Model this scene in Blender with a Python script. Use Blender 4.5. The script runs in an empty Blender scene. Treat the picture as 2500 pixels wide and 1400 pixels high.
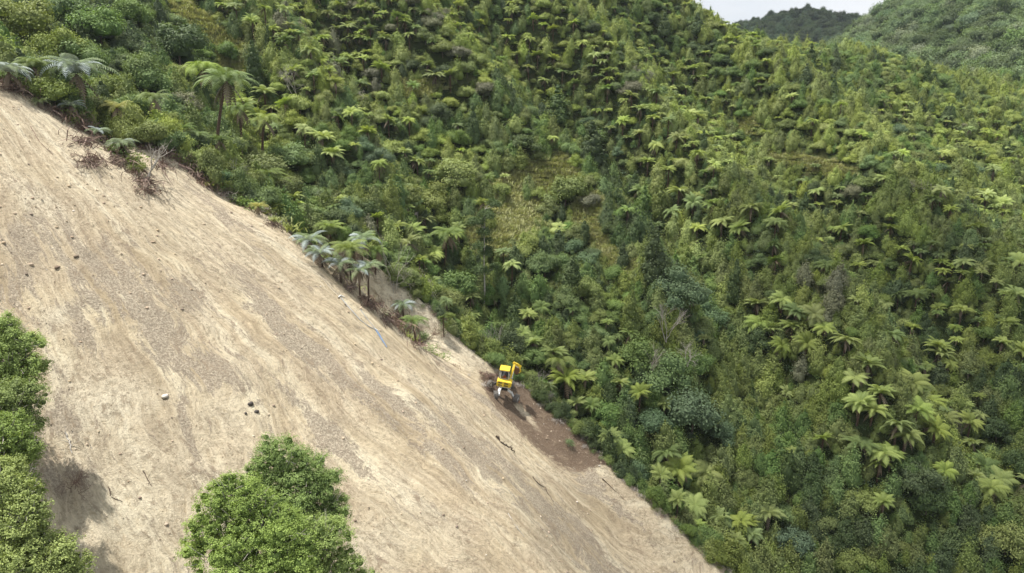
import bpy, math, random
import numpy as np
from mathutils import Vector
R = math.radians
rng = np.random.default_rng(7)
random.seed(7)
SC = bpy.context.scene
COL = SC.collection

# ------------------------------------------------------------------ camera
PITCH = 16.0
FPX = 1690.0                        # focal length in pixels of the 2500 px wide photograph
cam_data = bpy.data.cameras.new('camera')
cam_data.sensor_width = 36.0
cam_data.lens = 36.0 * FPX / 2500.0
cam_data.clip_start = 0.5
cam_data.clip_end = 20000.0
cam = bpy.data.objects.new('camera', cam_data)
COL.objects.link(cam)
cam.location = (0, 0, 0)
cam.rotation_euler = (R(90 - PITCH), 0, 0)
SC.camera = cam

# ------------------------------------------------------------------ light
SUN_TO = Vector((-0.30, 0.15, 0.94)).normalized()     # direction towards the sun
world = bpy.data.worlds.new('World')
SC.world = world
world.use_nodes = True
wn, wl = world.node_tree.nodes, world.node_tree.links
wn.clear()
w_out = wn.new('ShaderNodeOutputWorld')
w_bg = wn.new('ShaderNodeBackground')
w_sky = wn.new('ShaderNodeTexSky')
w_sky.sky_type = 'NISHITA'
w_sky.sun_disc = False
w_sky.sun_elevation = math.asin(SUN_TO.z)
w_sky.sun_rotation = math.atan2(SUN_TO.x, SUN_TO.y)
w_sky.air_density = 1.0
w_sky.dust_density = 2.0
w_co = wn.new('ShaderNodeTexCoord')
w_map = wn.new('ShaderNodeMapping'); w_map.inputs['Scale'].default_value = (1.3, 1.3, 3.0)
w_n = wn.new('ShaderNodeTexNoise'); w_n.inputs['Scale'].default_value = 2.2; w_n.inputs['Detail'].default_value = 6
w_r = wn.new('ShaderNodeValToRGB')
w_r.color_ramp.elements[0].position = 0.30; w_r.color_ramp.elements[0].color = (7.2, 7.8, 8.6, 1)
w_r.color_ramp.elements[1].position = 0.68; w_r.color_ramp.elements[1].color = (10.5, 10.6, 10.8, 1)
w_mix = wn.new('ShaderNodeMixRGB'); w_mix.inputs['Fac'].default_value = 0.85
wl.new(w_co.outputs['Generated'], w_map.inputs['Vector'])
wl.new(w_map.outputs['Vector'], w_n.inputs['Vector'])
wl.new(w_n.outputs['Fac'], w_r.inputs['Fac'])
wl.new(w_sky.outputs['Color'], w_mix.inputs['Color1'])
wl.new(w_r.outputs['Color'], w_mix.inputs['Color2'])
wl.new(w_mix.outputs['Color'], w_bg.inputs['Color'])
w_bg.inputs['Strength'].default_value = 0.068
wl.new(w_bg.outputs['Background'], w_out.inputs['Surface'])

sun_data = bpy.data.lights.new('sun', 'SUN')
sun_data.energy = 5.0
sun_data.angle = R(0.6)
sun_data.color = (1.0, 0.965, 0.91)
sun = bpy.data.objects.new('sun', sun_data)
COL.objects.link(sun)
sun.rotation_euler = SUN_TO.to_track_quat('Z', 'Y').to_euler()
SC.view_settings.view_transform = 'Standard'
SC.view_settings.look = 'None'
SC.view_settings.exposure = 0.64
SC.view_settings.gamma = 1.0
SC.cycles.max_bounces = 5
SC.cycles.diffuse_bounces = 2
SC.cycles.glossy_bounces = 1
SC.cycles.transmission_bounces = 2
SC.cycles.transparent_max_bounces = 6

# clouds overhead, out of the frame, whose shade lies on the lower hillside and on the far hill
def cloud(name, target, height, size, dens, rz, label):
    import bmesh as _b
    bm = _b.new(); _b.ops.create_icosphere(bm, subdivisions=4, radius=1.0)
    for v in bm.verts:
        n = v.co.copy(); k = 1 + 0.16 * math.sin(n.x * 5.1 + n.y * 3.3) + 0.12 * math.sin(n.y * 7.7 - n.x * 4.0 + 1.0); v.co = n * k
    me = bpy.data.meshes.new(name); bm.to_mesh(me); bm.free()
    m = bpy.data.materials.new('cloud_vapour'); m.use_nodes = True; nt = m.node_tree; nt.nodes.clear()
    o_ = nt.nodes.new('ShaderNodeOutputMaterial'); v_ = nt.nodes.new('ShaderNodeVolumePrincipled'); v_.inputs['Density'].default_value = dens; v_.inputs['Color'].default_value = (0.9, 0.92, 0.95, 1); v_.inputs['Anisotropy'].default_value = 0.4
    nt.links.new(v_.outputs[0], o_.inputs['Volume']); me.materials.append(m)
    o = bpy.data.objects.new(name, me); COL.objects.link(o)
    t_ = Vector(target) + SUN_TO * (height / SUN_TO.z); o.location = t_; o.scale = size; o.rotation_euler = (0, 0, rz)
    o['kind'] = 'stuff'; o['label'] = label; o['category'] = 'cloud'
    return o
cloud('cloud', (104, 98, -45), 520, (98, 50, 26), 0.018, R(8), 'grey cloud drifting over the lower hillside')
cloud('cloud', (300, 830, 60), 620, (230, 150, 50), 0.018, 0, 'grey cloud drifting over the farthest hill')

# ------------------------------------------------------------------ projection helpers
CP, SP = math.cos(R(PITCH)), math.sin(R(PITCH))
def raydir(px, py):
    """unnormalised world direction (y component > 0) through a photograph pixel"""
    xc = (np.asarray(px, float) - 1250) / FPX
    yc = (700 - np.asarray(py, float)) / FPX
    return np.stack([xc, CP + yc * SP, -SP + yc * CP], -1)
def unproj(px, py, Y):
    d = raydir(px, py)
    return d * (np.asarray(Y, float) / d[..., 1])[..., None]
def proj(p):
    p = np.asarray(p, float)
    dep = p[..., 1] * CP - p[..., 2] * SP
    dep = np.where(np.abs(dep) < 1e-3, 1e-3, dep)
    return 1250 + FPX * p[..., 0] / dep, 700 - FPX * (p[..., 1] * SP + p[..., 2] * CP) / dep, dep

def hash2(ix, iy, seed):
    h = (ix.astype(np.int64) * 374761393 + iy.astype(np.int64) * 668265263 + seed * 974634541) & 0xFFFFFFFF
    h = ((h ^ (h >> 13)) * 1274126177) & 0xFFFFFFFF
    h = (h ^ (h >> 16)) & 0xFFFFFF
    return h / float(0xFFFFFF)
def vnoise(x, y, seed=0):
    ix, iy = np.floor(x), np.floor(y)
    fx, fy = x - ix, y - iy
    fx = fx * fx * (3 - 2 * fx); fy = fy * fy * (3 - 2 * fy)
    ix = ix.astype(np.int64); iy = iy.astype(np.int64)
    a, b = hash2(ix, iy, seed), hash2(ix + 1, iy, seed)
    c, d = hash2(ix, iy + 1, seed), hash2(ix + 1, iy + 1, seed)
    return (a * (1 - fx) + b * fx) * (1 - fy) + (c * (1 - fx) + d * fx) * fy
def fbm(x, y, seed=0, n=4):
    s = 0; a = 0.5
    for k in range(n):
        s = s + a * (vnoise(x, y, seed + k * 17) - 0.5) * 2
        x = x * 2.03 + 5.2; y = y * 2.03 + 1.3; a *= 0.5
    return s
def in_poly(px, py, poly):
    px, py = np.asarray(px, float), np.asarray(py, float)
    ins = np.zeros(px.shape, bool)
    n = len(poly)
    for i in range(n):
        x1, y1 = poly[i]; x2, y2 = poly[(i + 1) % n]
        c = ((y1 > py) != (y2 > py)) & (px < (x2 - x1) * (py - y1) / ((y2 - y1) or 1e-9) + x1)
        ins ^= c
    return ins
def sstep(x, a, b):
    t = np.clip((x - a) / (b - a), 0, 1)
    return t * t * (3 - 2 * t)

# ------------------------------------------------------------------ the lie of the land
APEX = np.array([-78.0, 90.0, 12.0]); TANS = 0.735
def cone_z(x, y):
    r = np.hypot(x - APEX[0], y - APEX[1])
    return APEX[2] - TANS * (np.sqrt(r * r + 64) - 8) + 0.0

ctrl = []
def add(px, py, Y, dz=0.0):
    p = unproj(px, py, Y); ctrl.append((p[0], p[1], p[2] + dz))
# near face of the slip (cone towards the camera)
for x in range(-150, 31, 15):
    for y in range(-60, 76, 15):
        r = math.hypot(x - APEX[0], y - APEX[1])
        p = proj((x, y, cone_z(x, y)))
        if r < 12: continue
        if y > 60 and x > -5: continue
        if y > 45 and x > 12: continue
        ctrl.append((x, y, float(cone_z(x, y))))
# minor crest of the slip
CREST = [(500, 450, 88.5), (586, 510, 89.5), (689, 574, 90), (779, 656, 90), (890, 733, 89.5), (993, 831, 89), (1193, 967, 87), (1291, 1074, 84.5), (1386, 1156, 82.5), (1540, 1290, 79), (1680, 1420, 75)]
for c in CREST: add(*c)
# shallow gully behind that crest, seen where the excavator stands
for c in [(700, 590, 93, -1.4), (800, 668, 93.5, -1.5), (905, 740, 93, -1.2), (1010, 830, 92.5, -.6), (1218, 972, 90.0, 0), (1262, 985, 91.0, 0), (1310, 1060, 87.5, 0), (1405, 1140, 84.5, 0)]: add(*c)
# far, vegetated edge of the slip
EDGE = [(-260, 120, 84), (0, 200, 86), (130, 245, 87), (200, 295, 88), (262, 345, 88.5), (400, 365, 89.5), (520, 452, 90.5), (600, 502, 91.3), (690, 553, 93.2), (770, 580, 95.8), (830, 588, 97.6), (911, 643, 98), (980, 694, 97.5), (1040, 746, 97), (1100, 806, 96.5), (1194, 887, 96), (1274, 937, 95), (1386, 1031, 91), (1463, 1109, 87.5), (1531, 1177, 84.5), (1609, 1241, 82), (1703, 1331, 79), (1784, 1400, 76.5), (2000, 1600, 70)]
for c in EDGE: add(*c)
for i, c in enumerate(EDGE[6:], 0):
    p = unproj(*c); ctrl.append((p[0] + 2.0, p[1] + 4.5, p[2] - (3.2 if i < 12 else 2.4)))
# wooded shoulder above the slip head
for c in [(-500, 150, 96), (-250, 90, 100), (0, 130, 101), (150, 180, 103), (300, 250, 103), (450, 300, 102)]: add(*c, -1.0)
# the wooded hillside, canopy pixel and distance; the ground lies about three metres lower
HILL = [(-400, -200, 135), (0, -80, 130), (0, 30, 116), (300, -80, 150), (300, 90, 122), (600, -60, 175), (550, 120, 140), (900, -130, 205), (1200, -130, 228), (1500, -90, 240),
 (700, 100, 150), (650, 250, 124), (680, 400, 109), (850, 500, 107), (1000, 35, 178), (1000, 160, 163), (1000, 300, 146), (1000, 450, 125), (1000, 600, 109),
 (1300, 80, 192), (1300, 250, 172), (1300, 420, 152), (1300, 560, 129), (1300, 700, 113), (1300, 850, 103),
 (1500, 150, 196), (1500, 350, 166), (1500, 550, 139), (1500, 750, 115), (1500, 950, 99), (1610, 1120, 90),
 (1700, 10, 236), (1700, 200, 196), (1850, 92, 233), (1850, 300, 181), (1850, 500, 149), (1850, 700, 125), (1850, 900, 108), (1850, 1100, 95), (1870, 1340, 84),
 (2080, 110, 238), (2250, 165, 242), (2170, 300, 190), (2170, 500, 153), (2170, 700, 127), (2170, 900, 108), (2170, 1100, 96), (2200, 1350, 84),
 (2500, 195, 250), (2500, 350, 195), (2500, 550, 154), (2500, 750, 128), (2500, 1000, 104), (2500, 1350, 84), (2900, 260, 250), (2900, 600, 150), (2900, 1000, 102),
 (2100, 1750, 70), (2700, 1700, 70)]
for c in HILL: add(*c, -3.0)
# behind the ridge line the ground falls away
for c in [(1200, -130, 228), (1500, -90, 240), (1700, 10, 236), (1850, 92, 233), (2080, 110, 238), (2250, 165, 242), (2500, 195, 250), (2900, 260, 250)]:
    p = unproj(*c); k = 1 + 45 / p[1]; ctrl.append((p[0] * k, p[1] + 45, p[2] - 30)); k = 1 + 110 / p[1]; ctrl.append((p[0] * k, p[1] + 110, p[2] - 75))
for x, y, z in [(60, 20, -84), (110, 40, -76), (110, 0, -80), (40, -50, -95), (180, 60, -62), (200, 20, -70), (-160, 220, 20), (-60, 280, 20)]: ctrl.append((x, y, z))
ctrl = np.array(ctrl)
def _phi(r2): return np.where(r2 < 1e-12, 0, 0.5 * r2 * np.log(np.maximum(r2, 1e-12)))
SCL = 100.0
_P = ctrl[:, :2] / SCL
_n = len(_P)
_K = _phi(((_P[:, None] - _P[None]) ** 2).sum(-1)) + np.eye(_n) * 1e-5
_A = np.zeros((_n + 3, _n + 3)); _A[:_n, :_n] = _K
_A[:_n, _n] = 1; _A[:_n, _n + 1:] = _P; _A[_n, :_n] = 1; _A[_n + 1:, :_n] = _P.T
_w = np.linalg.solve(_A, np.concatenate([ctrl[:, 2], np.zeros(3)]))
def raw_z(x, y):
    x = np.asarray(x, float); y = np.asarray(y, float)
    sh = x.shape; X = x.ravel() / SCL; Y = y.ravel() / SCL
    out = np.empty(X.size)
    for s in range(0, X.size, 20000):
        e = min(s + 20000, X.size)
        r2 = (X[s:e, None] - _P[None, :, 0]) ** 2 + (Y[s:e, None] - _P[None, :, 1]) ** 2
        out[s:e] = _phi(r2) @ _w[:_n] + _w[_n] + X[s:e] * _w[_n + 1] + Y[s:e] * _w[_n + 2]
    return out.reshape(sh)

def raw_hit(px, py):
    d = raydir(px, py); t = np.arange(60, 330, 0.5); P = d[None] * (t / d[1])[:, None]
    k = np.nonzero(P[:, 2] < raw_z(P[:, 0], P[:, 1]) + 2.5)[0]
    return tuple(P[k[0], :2]) if len(k) else None
_e = np.array([unproj(*c)[:2] for c in EDGE])
SLIP_POLY = [tuple(p) for p in _e] + [(40, 20), (0, -40), (-200, -40), (-200, 84)]
def seg_dist(x, y, poly, closed=True):
    x = np.asarray(x, float); y = np.asarray(y, float)
    d = np.full(x.shape, 1e9)
    n = len(poly)
    for i in range(n if closed else n - 1):
        x1, y1 = poly[i]; x2, y2 = poly[(i + 1) % n]
        dx, dy = x2 - x1, y2 - y1
        t = np.clip(((x - x1) * dx + (y - y1) * dy) / (dx * dx + dy * dy + 1e-12), 0, 1)
        d = np.minimum(d, np.hypot(x - x1 - t * dx, y - y1 - t * dy))
    return d
SPURS = [(5.0, 8, [(980, 30), (1120, 180), (1250, 330), (1400, 430), (1550, 600), (1640, 760)]), (5.5, 9, [(1350, 40), (1480, 180), (1600, 330), (1760, 480), (1900, 640), (2050, 800), (2150, 1000)]),
         (5.5, 10, [(1900, 190), (1980, 270), (2120, 400), (2280, 560), (2420, 700)]), (4.0, 7, [(650, 60), (760, 180), (860, 300), (960, 430)]),
         (-5.5, 8, [(820, 60), (900, 250), (1010, 420), (1100, 560), (1200, 700)]), (-6.0, 9, [(1240, 60), (1370, 220), (1500, 380), (1650, 560), (1780, 740), (1880, 900)]),
         (-5.5, 10, [(1650, 100), (1800, 260), (1960, 440), (2120, 620), (2270, 800), (2380, 1000)]), (-4.0, 8, [(560, 90), (640, 250), (760, 400)])]
SPURS = [(a, w, [h for h in (raw_hit(*q) for q in L) if h]) for a, w, L in SPURS]
def base_z(x, y):
    """the ground with its spurs and gullies"""
    x = np.asarray(x, float); y = np.asarray(y, float)
    z = raw_z(x, y); r = np.zeros(z.shape)
    for a, w, L in SPURS: r = r + 1.35 * a * np.exp(-(seg_dist(x, y, L, False) / w) ** 2)
    return z + r * sstep(-seg_dist_in(x, y), 6, 16)
def seg_dist_in(x, y):
    d = seg_dist(x, y, SLIP_POLY); return np.where(in_poly(x, y, SLIP_POLY), d, -d)
def slip_sd(x, y):
    """signed distance to the slip outline, positive inside"""
    d = seg_dist(x, y, SLIP_POLY)
    s = np.where(in_poly(x, y, SLIP_POLY), d, -d)
    return s + 0.9 * fbm(np.asarray(x) * 0.22, np.asarray(y) * 0.22, 3, 3)

def grid_mesh(name, X, Y, Z, keep=None):
    ny, nx = X.shape
    co = np.stack([X, Y, Z], -1).reshape(-1, 3)
    idx = np.arange(ny * nx).reshape(ny, nx)
    q = np.stack([idx[:-1, :-1], idx[:-1, 1:], idx[1:, 1:], idx[1:, :-1]], -1).reshape(-1, 4)
    used = None
    if keep is not None:
        kk = keep.ravel()[q].any(1); q = q[kk]
        used = np.unique(q); remap = np.full(ny * nx, -1); remap[used] = np.arange(used.size)
        co = co[used]; q = remap[q]
    me = mesh_np(name, co, q)
    me.polygons.foreach_set('use_smooth', np.ones(len(q), bool))
    return me, used
def mesh_np(name, co, quads, mats=None, mat_idx=None, smooth=False):
    me = bpy.data.meshes.new(name)
    co = np.ascontiguousarray(co, dtype=np.float32); quads = np.asarray(quads, dtype=np.int32)
    n, k = quads.shape
    me.vertices.add(len(co)); me.vertices.foreach_set('co', co.ravel())
    me.loops.add(n * k); me.loops.foreach_set('vertex_index', quads.ravel())
    me.polygons.add(n)
    me.polygons.foreach_set('loop_start', np.arange(0, n * k, k, dtype=np.int32))
    try: me.polygons.foreach_set('loop_total', np.full(n, k, dtype=np.int32))
    except Exception: pass
    if mats:
        for m in mats: me.materials.append(m)
    if mat_idx is not None: me.polygons.foreach_set('material_index', np.asarray(mat_idx, dtype=np.int32))
    if smooth: me.polygons.foreach_set('use_smooth', np.ones(n, bool))
    me.update(calc_edges=True)
    return me
def fattr(me, name, vals):
    a = me.attributes.new(name, 'FLOAT', 'POINT'); a.data.foreach_set('value', np.asarray(vals, dtype=np.float32).ravel())
def vattr(me, name, vals):
    a = me.attributes.new(name, 'FLOAT_VECTOR', 'POINT'); a.data.foreach_set('vector', np.asarray(vals, dtype=np.float32).ravel())
def link(name, me, parent=None, **props):
    o = bpy.data.objects.new(name, me); COL.objects.link(o)
    if parent is not None: o.parent = parent
    for k, v in props.items(): o[k] = v
    return o

# ------------------------------------------------------------------ materials
class NT:
    def __init__(s, name):
        s.m = bpy.data.materials.new(name); s.m.use_nodes = True
        s.n, s.l = s.m.node_tree.nodes, s.m.node_tree.links
        s.n.clear()
        s.out = s.n.new('ShaderNodeOutputMaterial')
    def add(s, t, **kw):
        n = s.n.new(t)
        for k, v in kw.items():
            if k.startswith('_'): setattr(n, k[1:], v)
        return n
    def link(s, a, b): s.l.new(a, b)
    def noise(s, vec, scale, detail=4, rough=0.55):
        n = s.n.new('ShaderNodeTexNoise'); n.inputs['Scale'].default_value = scale; n.inputs['Detail'].default_value = detail; n.inputs['Roughness'].default_value = rough
        s.l.new(vec, n.inputs['Vector']); return n.outputs['Fac']
    def ramp(s, fac, stops):
        n = s.n.new('ShaderNodeValToRGB'); e = n.color_ramp.elements
        while len(e) < len(stops): e.new(0.5)
        for i, (p, c) in enumerate(stops):
            e[i].position = p; e[i].color = (*c, 1) if len(c) == 3 else c
        s.l.new(fac, n.inputs['Fac']); return n.outputs['Color']
    def mix(s, fac, a, b, mode='MIX'):
        n = s.n.new('ShaderNodeMixRGB'); n.blend_type = mode
        for k, v in (('Fac', fac), ('Color1', a), ('Color2', b)):
            if isinstance(v, (int, float)): n.inputs[k].default_value = v
            elif isinstance(v, tuple): n.inputs[k].default_value = (*v, 1)
            else: s.l.new(v, n.inputs[k])
        return n.outputs['Color']
    def math(s, op, a, b=0.0, clamp=False):
        n = s.n.new('ShaderNodeMath'); n.operation = op; n.use_clamp = clamp
        for i, v in enumerate((a, b)):
            if isinstance(v, (int, float)): n.inputs[i].default_value = v
            else: s.l.new(v, n.inputs[i])
        return n.outputs[0]
    def attr(s, name, out='Fac'):
        n = s.n.new('ShaderNodeAttribute'); n.attribute_name = name; return n.outputs[out]
    def bsdf(s, col, rough=0.8, spec=0.2, metal=0.0, bump=None, bstr=0.5, bdist=0.1):
        b = s.n.new('ShaderNodeBsdfPrincipled')
        if isinstance(col, tuple): b.inputs['Base Color'].default_value = (*col, 1)
        else: s.l.new(col, b.inputs['Base Color'])
        b.inputs['Roughness'].default_value = rough
        b.inputs['Specular IOR Level'].default_value = spec
        b.inputs['Metallic'].default_value = metal
        if bump is not None:
            bn = s.n.new('ShaderNodeBump'); bn.inputs['Strength'].default_value = bstr; bn.inputs['Distance'].default_value = bdist
            s.l.new(bump, bn.inputs['Height']); s.l.new(bn.outputs['Normal'], b.inputs['Normal'])
        return b
    def done(s, shader):
        s.l.new(shader.outputs[0], s.out.inputs['Surface']); return s.m

def mat_slip():
    t = NT('clay_slip')
    pos = t.n.new('ShaderNodeNewGeometry').outputs['Position']
    flow = t.attr('flow', 'Vector')
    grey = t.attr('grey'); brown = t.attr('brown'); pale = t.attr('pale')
    def fmap(sx, sy):
        m = t.n.new('ShaderNodeMapping'); m.inputs['Scale'].default_value = (sx, sy, 1); t.l.new(flow, m.inputs['Vector']); return m.outputs['Vector']
    K = lambda f, a, b, hi=1.0: t.ramp(f, [(a, (0, 0, 0)), (b, (hi, hi, hi))])
    M = lambda a, b: t.math('MULTIPLY', a, b)
    n1 = t.noise(fmap(1.0, 0.14), 0.45, 7, 0.68)      # long streaks down the fall line
    n2 = t.noise(fmap(1.0, 0.38), 1.5, 6, 0.72)
    n3 = t.noise(fmap(1.0, 0.45), 1.6, 7, 0.72)       # clods, drawn out downhill
    n4 = t.noise(pos, 0.13, 5, 0.62)
    n5 = t.noise(pos, 5.5, 4, 0.75)
    n6 = t.noise(fmap(1.0, 0.05), 2.2, 4, 0.7)
    base = t.ramp(n1, [(0.36, (0.40, 0.315, 0.20)), (0.45, (0.58, 0.47, 0.31)), (0.53, (0.71, 0.60, 0.41)), (0.62, (0.82, 0.73, 0.53))])
    base = t.mix(M(K(n4, 0.42, 0.62), 0.45), base, (0.62, 0.52, 0.385))
    base = t.mix(M(K(n6, 0.54, 0.62), 0.5), base, (0.43, 0.335, 0.22))
    base = t.mix(M(pale, K(n3, 0.35, 0.5)), base, (0.83, 0.745, 0.56))
    n8 = t.noise(fmap(1.0, 0.035), 5.5, 3, 0.6)
    base = t.mix(M(M(K(n8, 0.53, 0.60), K(n2, 0.40, 0.55)), 0.22), base, (0.30, 0.24, 0.16))
    spk = t.noise(pos, 1.9, 8, 0.85)
    band = t.math('ADD', M(K(n2, 0.42, 0.60), 0.8), M(K(n4, 0.40, 0.60), 0.35), True)
    base = t.mix(M(M(K(spk, 0.50, 0.55), band), 0.6), base, (0.22, 0.175, 0.118))
    base = t.mix(M(M(t.ramp(spk, [(0.36, (1, 1, 1)), (0.44, (0, 0, 0))]), band), 0.5), base, (0.74, 0.66, 0.50))
    n7 = t.noise(fmap(1.0, 0.34), 0.75, 9, 0.80)
    base = t.mix(M(K(n7, 0.50, 0.58), 0.42), base, (0.33, 0.262, 0.18))
    # patches of broken grey-brown rubble, and painted hollow shade, with ragged edges
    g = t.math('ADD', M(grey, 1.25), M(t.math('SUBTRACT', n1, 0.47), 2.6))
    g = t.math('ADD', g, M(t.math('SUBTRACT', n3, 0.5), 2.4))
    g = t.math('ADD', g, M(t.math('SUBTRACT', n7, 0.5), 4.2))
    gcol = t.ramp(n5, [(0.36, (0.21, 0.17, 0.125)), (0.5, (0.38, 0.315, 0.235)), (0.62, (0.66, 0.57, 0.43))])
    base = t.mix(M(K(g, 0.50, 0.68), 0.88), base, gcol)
    bsum = t.math('ADD', brown, M(t.math('SUBTRACT', n3, 0.5), 1.9))
    bcol = t.ramp(n5, [(0.3, (0.115, 0.078, 0.052)), (0.5, (0.18, 0.128, 0.088)), (0.68, (0.32, 0.245, 0.175))])
    base = t.mix(K(bsum, 0.34, 0.66), base, bcol)
    # clods and broken crust, in drifts
    clus = t.math('ADD', M(n2, 0.5), M(n4, 0.5))
    base = t.mix(M(M(K(n3, 0.53, 0.60), K(clus, 0.46, 0.54)), 0.62), base, (0.34, 0.26, 0.175))
    base = t.mix(M(M(K(n5, 0.56, 0.64), K(clus, 0.46, 0.56)), 0.6), base, (0.22, 0.165, 0.11))
    base = t.mix(M(t.ramp(n5, [(0.30, (1, 1, 1)), (0.40, (0, 0, 0))]), 0.4), base, (0.84, 0.76, 0.60))
    h = t.math('ADD', M(n3, 0.8), M(n5, 0.3))
    h = t.math('SUBTRACT', h, M(n8, 0.12))
    h = t.math('SUBTRACT', h, M(n6, 0.35))
    h = t.math('SUBTRACT', h, M(spk, 0.8))
    return t.done(t.bsdf(base, 0.95, 0.1, bump=h, bstr=0.9, bdist=0.55))

def mat_ground(name, stops, sc=0.35, grass=False):
    t = NT(name)
    pos = t.n.new('ShaderNodeNewGeometry').outputs['Position']
    n = t.noise(pos, sc, 7, 0.65)
    c = t.ramp(n, stops)
    n2 = t.noise(pos, 3.0, 4, 0.7)
    if grass: c = t.mix(t.attr('grassy'), c, t.ramp(n2, [(0.35, (0.15, 0.16, 0.05)), (0.6, (0.30, 0.29, 0.12))]))
    return t.done(t.bsdf(c, 0.95, 0.1, bump=n2, bstr=0.8, bdist=0.4))
M_SLIP = mat_slip()
M_HILL = mat_ground('forest_floor', [(0.3, (0.018, 0.026, 0.008)), (0.5, (0.038, 0.052, 0.016)), (0.7, (0.075, 0.072, 0.03))], grass=True)
M_FAR = mat_ground('valley_floor', [(0.3, (0.03, 0.045, 0.015)), (0.6, (0.05, 0.075, 0.022))], 0.02)

# ------------------------------------------------------------------ ground sheets
def rough(x, y):
    return 0.7 * fbm(x * 0.05, y * 0.05, 11, 4) * sstep(-slip_sd(x, y), 0, 15)
xs = np.concatenate([np.arange(-260, -110, 6), np.arange(-110, 150, 1.6), np.arange(150, 420, 6)])
ys = np.concatenate([np.arange(-80, 60, 5), np.arange(60, 270, 1.6), np.arange(270, 420, 6)])
GX, GY = np.meshgrid(xs, ys)
GS = slip_sd(GX, GY)
GZ = base_z(GX, GY) + rough(GX, GY) - 1.1 * sstep(GS, -0.3, 2.2)
me, _ = grid_mesh('hillside_terrain', GX, GY, GZ)
me.materials.append(M_HILL)
link('terrain', me, kind='structure', label='steep hillside ground under the forest', category='terrain')
gx, gy = np.meshgrid(np.linspace(-6000, 6000, 60), np.linspace(-3000, 9000, 60))
me, _ = grid_mesh('valley_sheet', gx, gy, np.full(gx.shape, -160.0) + 6 * fbm(gx * 0.002, gy * 0.002, 5))
me.materials.append(M_FAR)
link('ground', me, kind='structure', label='valley ground far below reaching the horizon', category='ground')

# the bare slip: fine sheet with rills down its fall lines
xs = np.concatenate([np.arange(-190, -95, 2.0), np.arange(-95, 55, 0.36)])
ys = np.concatenate([np.arange(-38, 22, 1.6), np.arange(22, 104, 0.36)])
SX, SY = np.meshgrid(xs, ys)
SS = slip_sd(SX, SY)
def flow_of(x, y):
    dx, dy = x - APEX[0], y - APEX[1]
    return np.arctan2(dy, dx) * 62.0, np.hypot(dx, dy)
FU, FV = flow_of(SX, SY)
def slip_relief(x, y):
    u, v = flow_of(x, y)
    wob = 2.0 * fbm(x * 0.06, y * 0.06, 31, 2)
    a = sstep(v, 14, 45)
    rill = fbm((u + wob) * 0.42, v * 0.045, 21, 4)
    rid = 1 - np.abs(fbm((u + wob) * 0.85, v * 0.06 + 4, 22, 3)) * 2
    fine = fbm(x * 0.9, y * 0.9, 25, 3)
    u2 = fbm(x * 0.10, y * 0.10, 27, 3)
    return a * (0.75 * rill + 0.34 * rid) + 0.10 * fine + 0.6 * u2
def crest_lift(x, y):
    """a sharper lip along the minor crest"""
    best = np.full(np.shape(x), 1e9); amp = np.zeros(np.shape(x))
    A = [0.0, 0.3, 0.6, 0.8, 0.8, 0.3, 0.6, 0.8, 0.4, 0.0, 0.0]
    P = [unproj(*c)[:2] for c in CREST]
    for i in range(len(P) - 1):
        (x1, y1), (x2, y2) = P[i], P[i + 1]
        t = np.clip(((x - x1) * (x2 - x1) + (y - y1) * (y2 - y1)) / ((x2 - x1) ** 2 + (y2 - y1) ** 2), 0, 1)
        d = np.hypot(x - x1 - t * (x2 - x1), y - y1 - t * (y2 - y1)); m = d < best
        best = np.where(m, d, best); amp = np.where(m, A[i] + (A[i + 1] - A[i]) * t, amp)
    side = (y > np.interp(x, [p[0] for p in P], [p[1] for p in P]))
    w = np.where(side, 1.1, 4.0)
    return amp * np.exp(-(best / w) ** 2)
def slip_z(x, y):
    sd = slip_sd(x, y)
    fade = sstep(sd, 0.0, 5.0)
    px, py, _ = proj(np.stack([x, y, base_z(x, y)], -1))
    crest = np.exp(-(seg_dist(x, y, [tuple(unproj(*c)[:2]) for c in CREST], False) / 3.0) ** 2)
    return base_z(x, y) + slip_relief(x, y) * fade * (1 - 0.55 * crest) + crest_lift(x, y) + 0.12 - 1.6 * (1 - sstep(sd, -2.6, 0.35))
SZ = slip_z(SX, SY)
me, used = grid_mesh('slip_sheet', SX, SY, SZ, keep=(SS > -2.2))
me.materials.append(M_SLIP)
vx, vy, vz = SX.ravel()[used], SY.ravel()[used], SZ.ravel()[used]
fu, fv = flow_of(vx, vy)
vattr(me, 'flow', np.stack([fu + 3.2 * fbm(vx * 0.06, vy * 0.06, 41, 4) + 0.9 * fbm(vx * 0.35, vy * 0.35, 43, 3), fv + 3.0 * fbm(vx * 0.15, vy * 0.15, 44, 3), np.zeros_like(fu)], -1))
ppx, ppy, _ = proj(np.stack([vx, vy, vz], -1))
def blob(cx, cy, rx, ry, ang, s=1.0):
    ca, sa = math.cos(R(ang)), math.sin(R(ang))
    dx, dy = ppx - cx, ppy - cy
    a, b = (dx * ca + dy * sa) / rx, (-dx * sa + dy * ca) / ry
    return s * np.exp(-(a * a + b * b) ** 1.3)
grey = np.zeros_like(vx)
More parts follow.
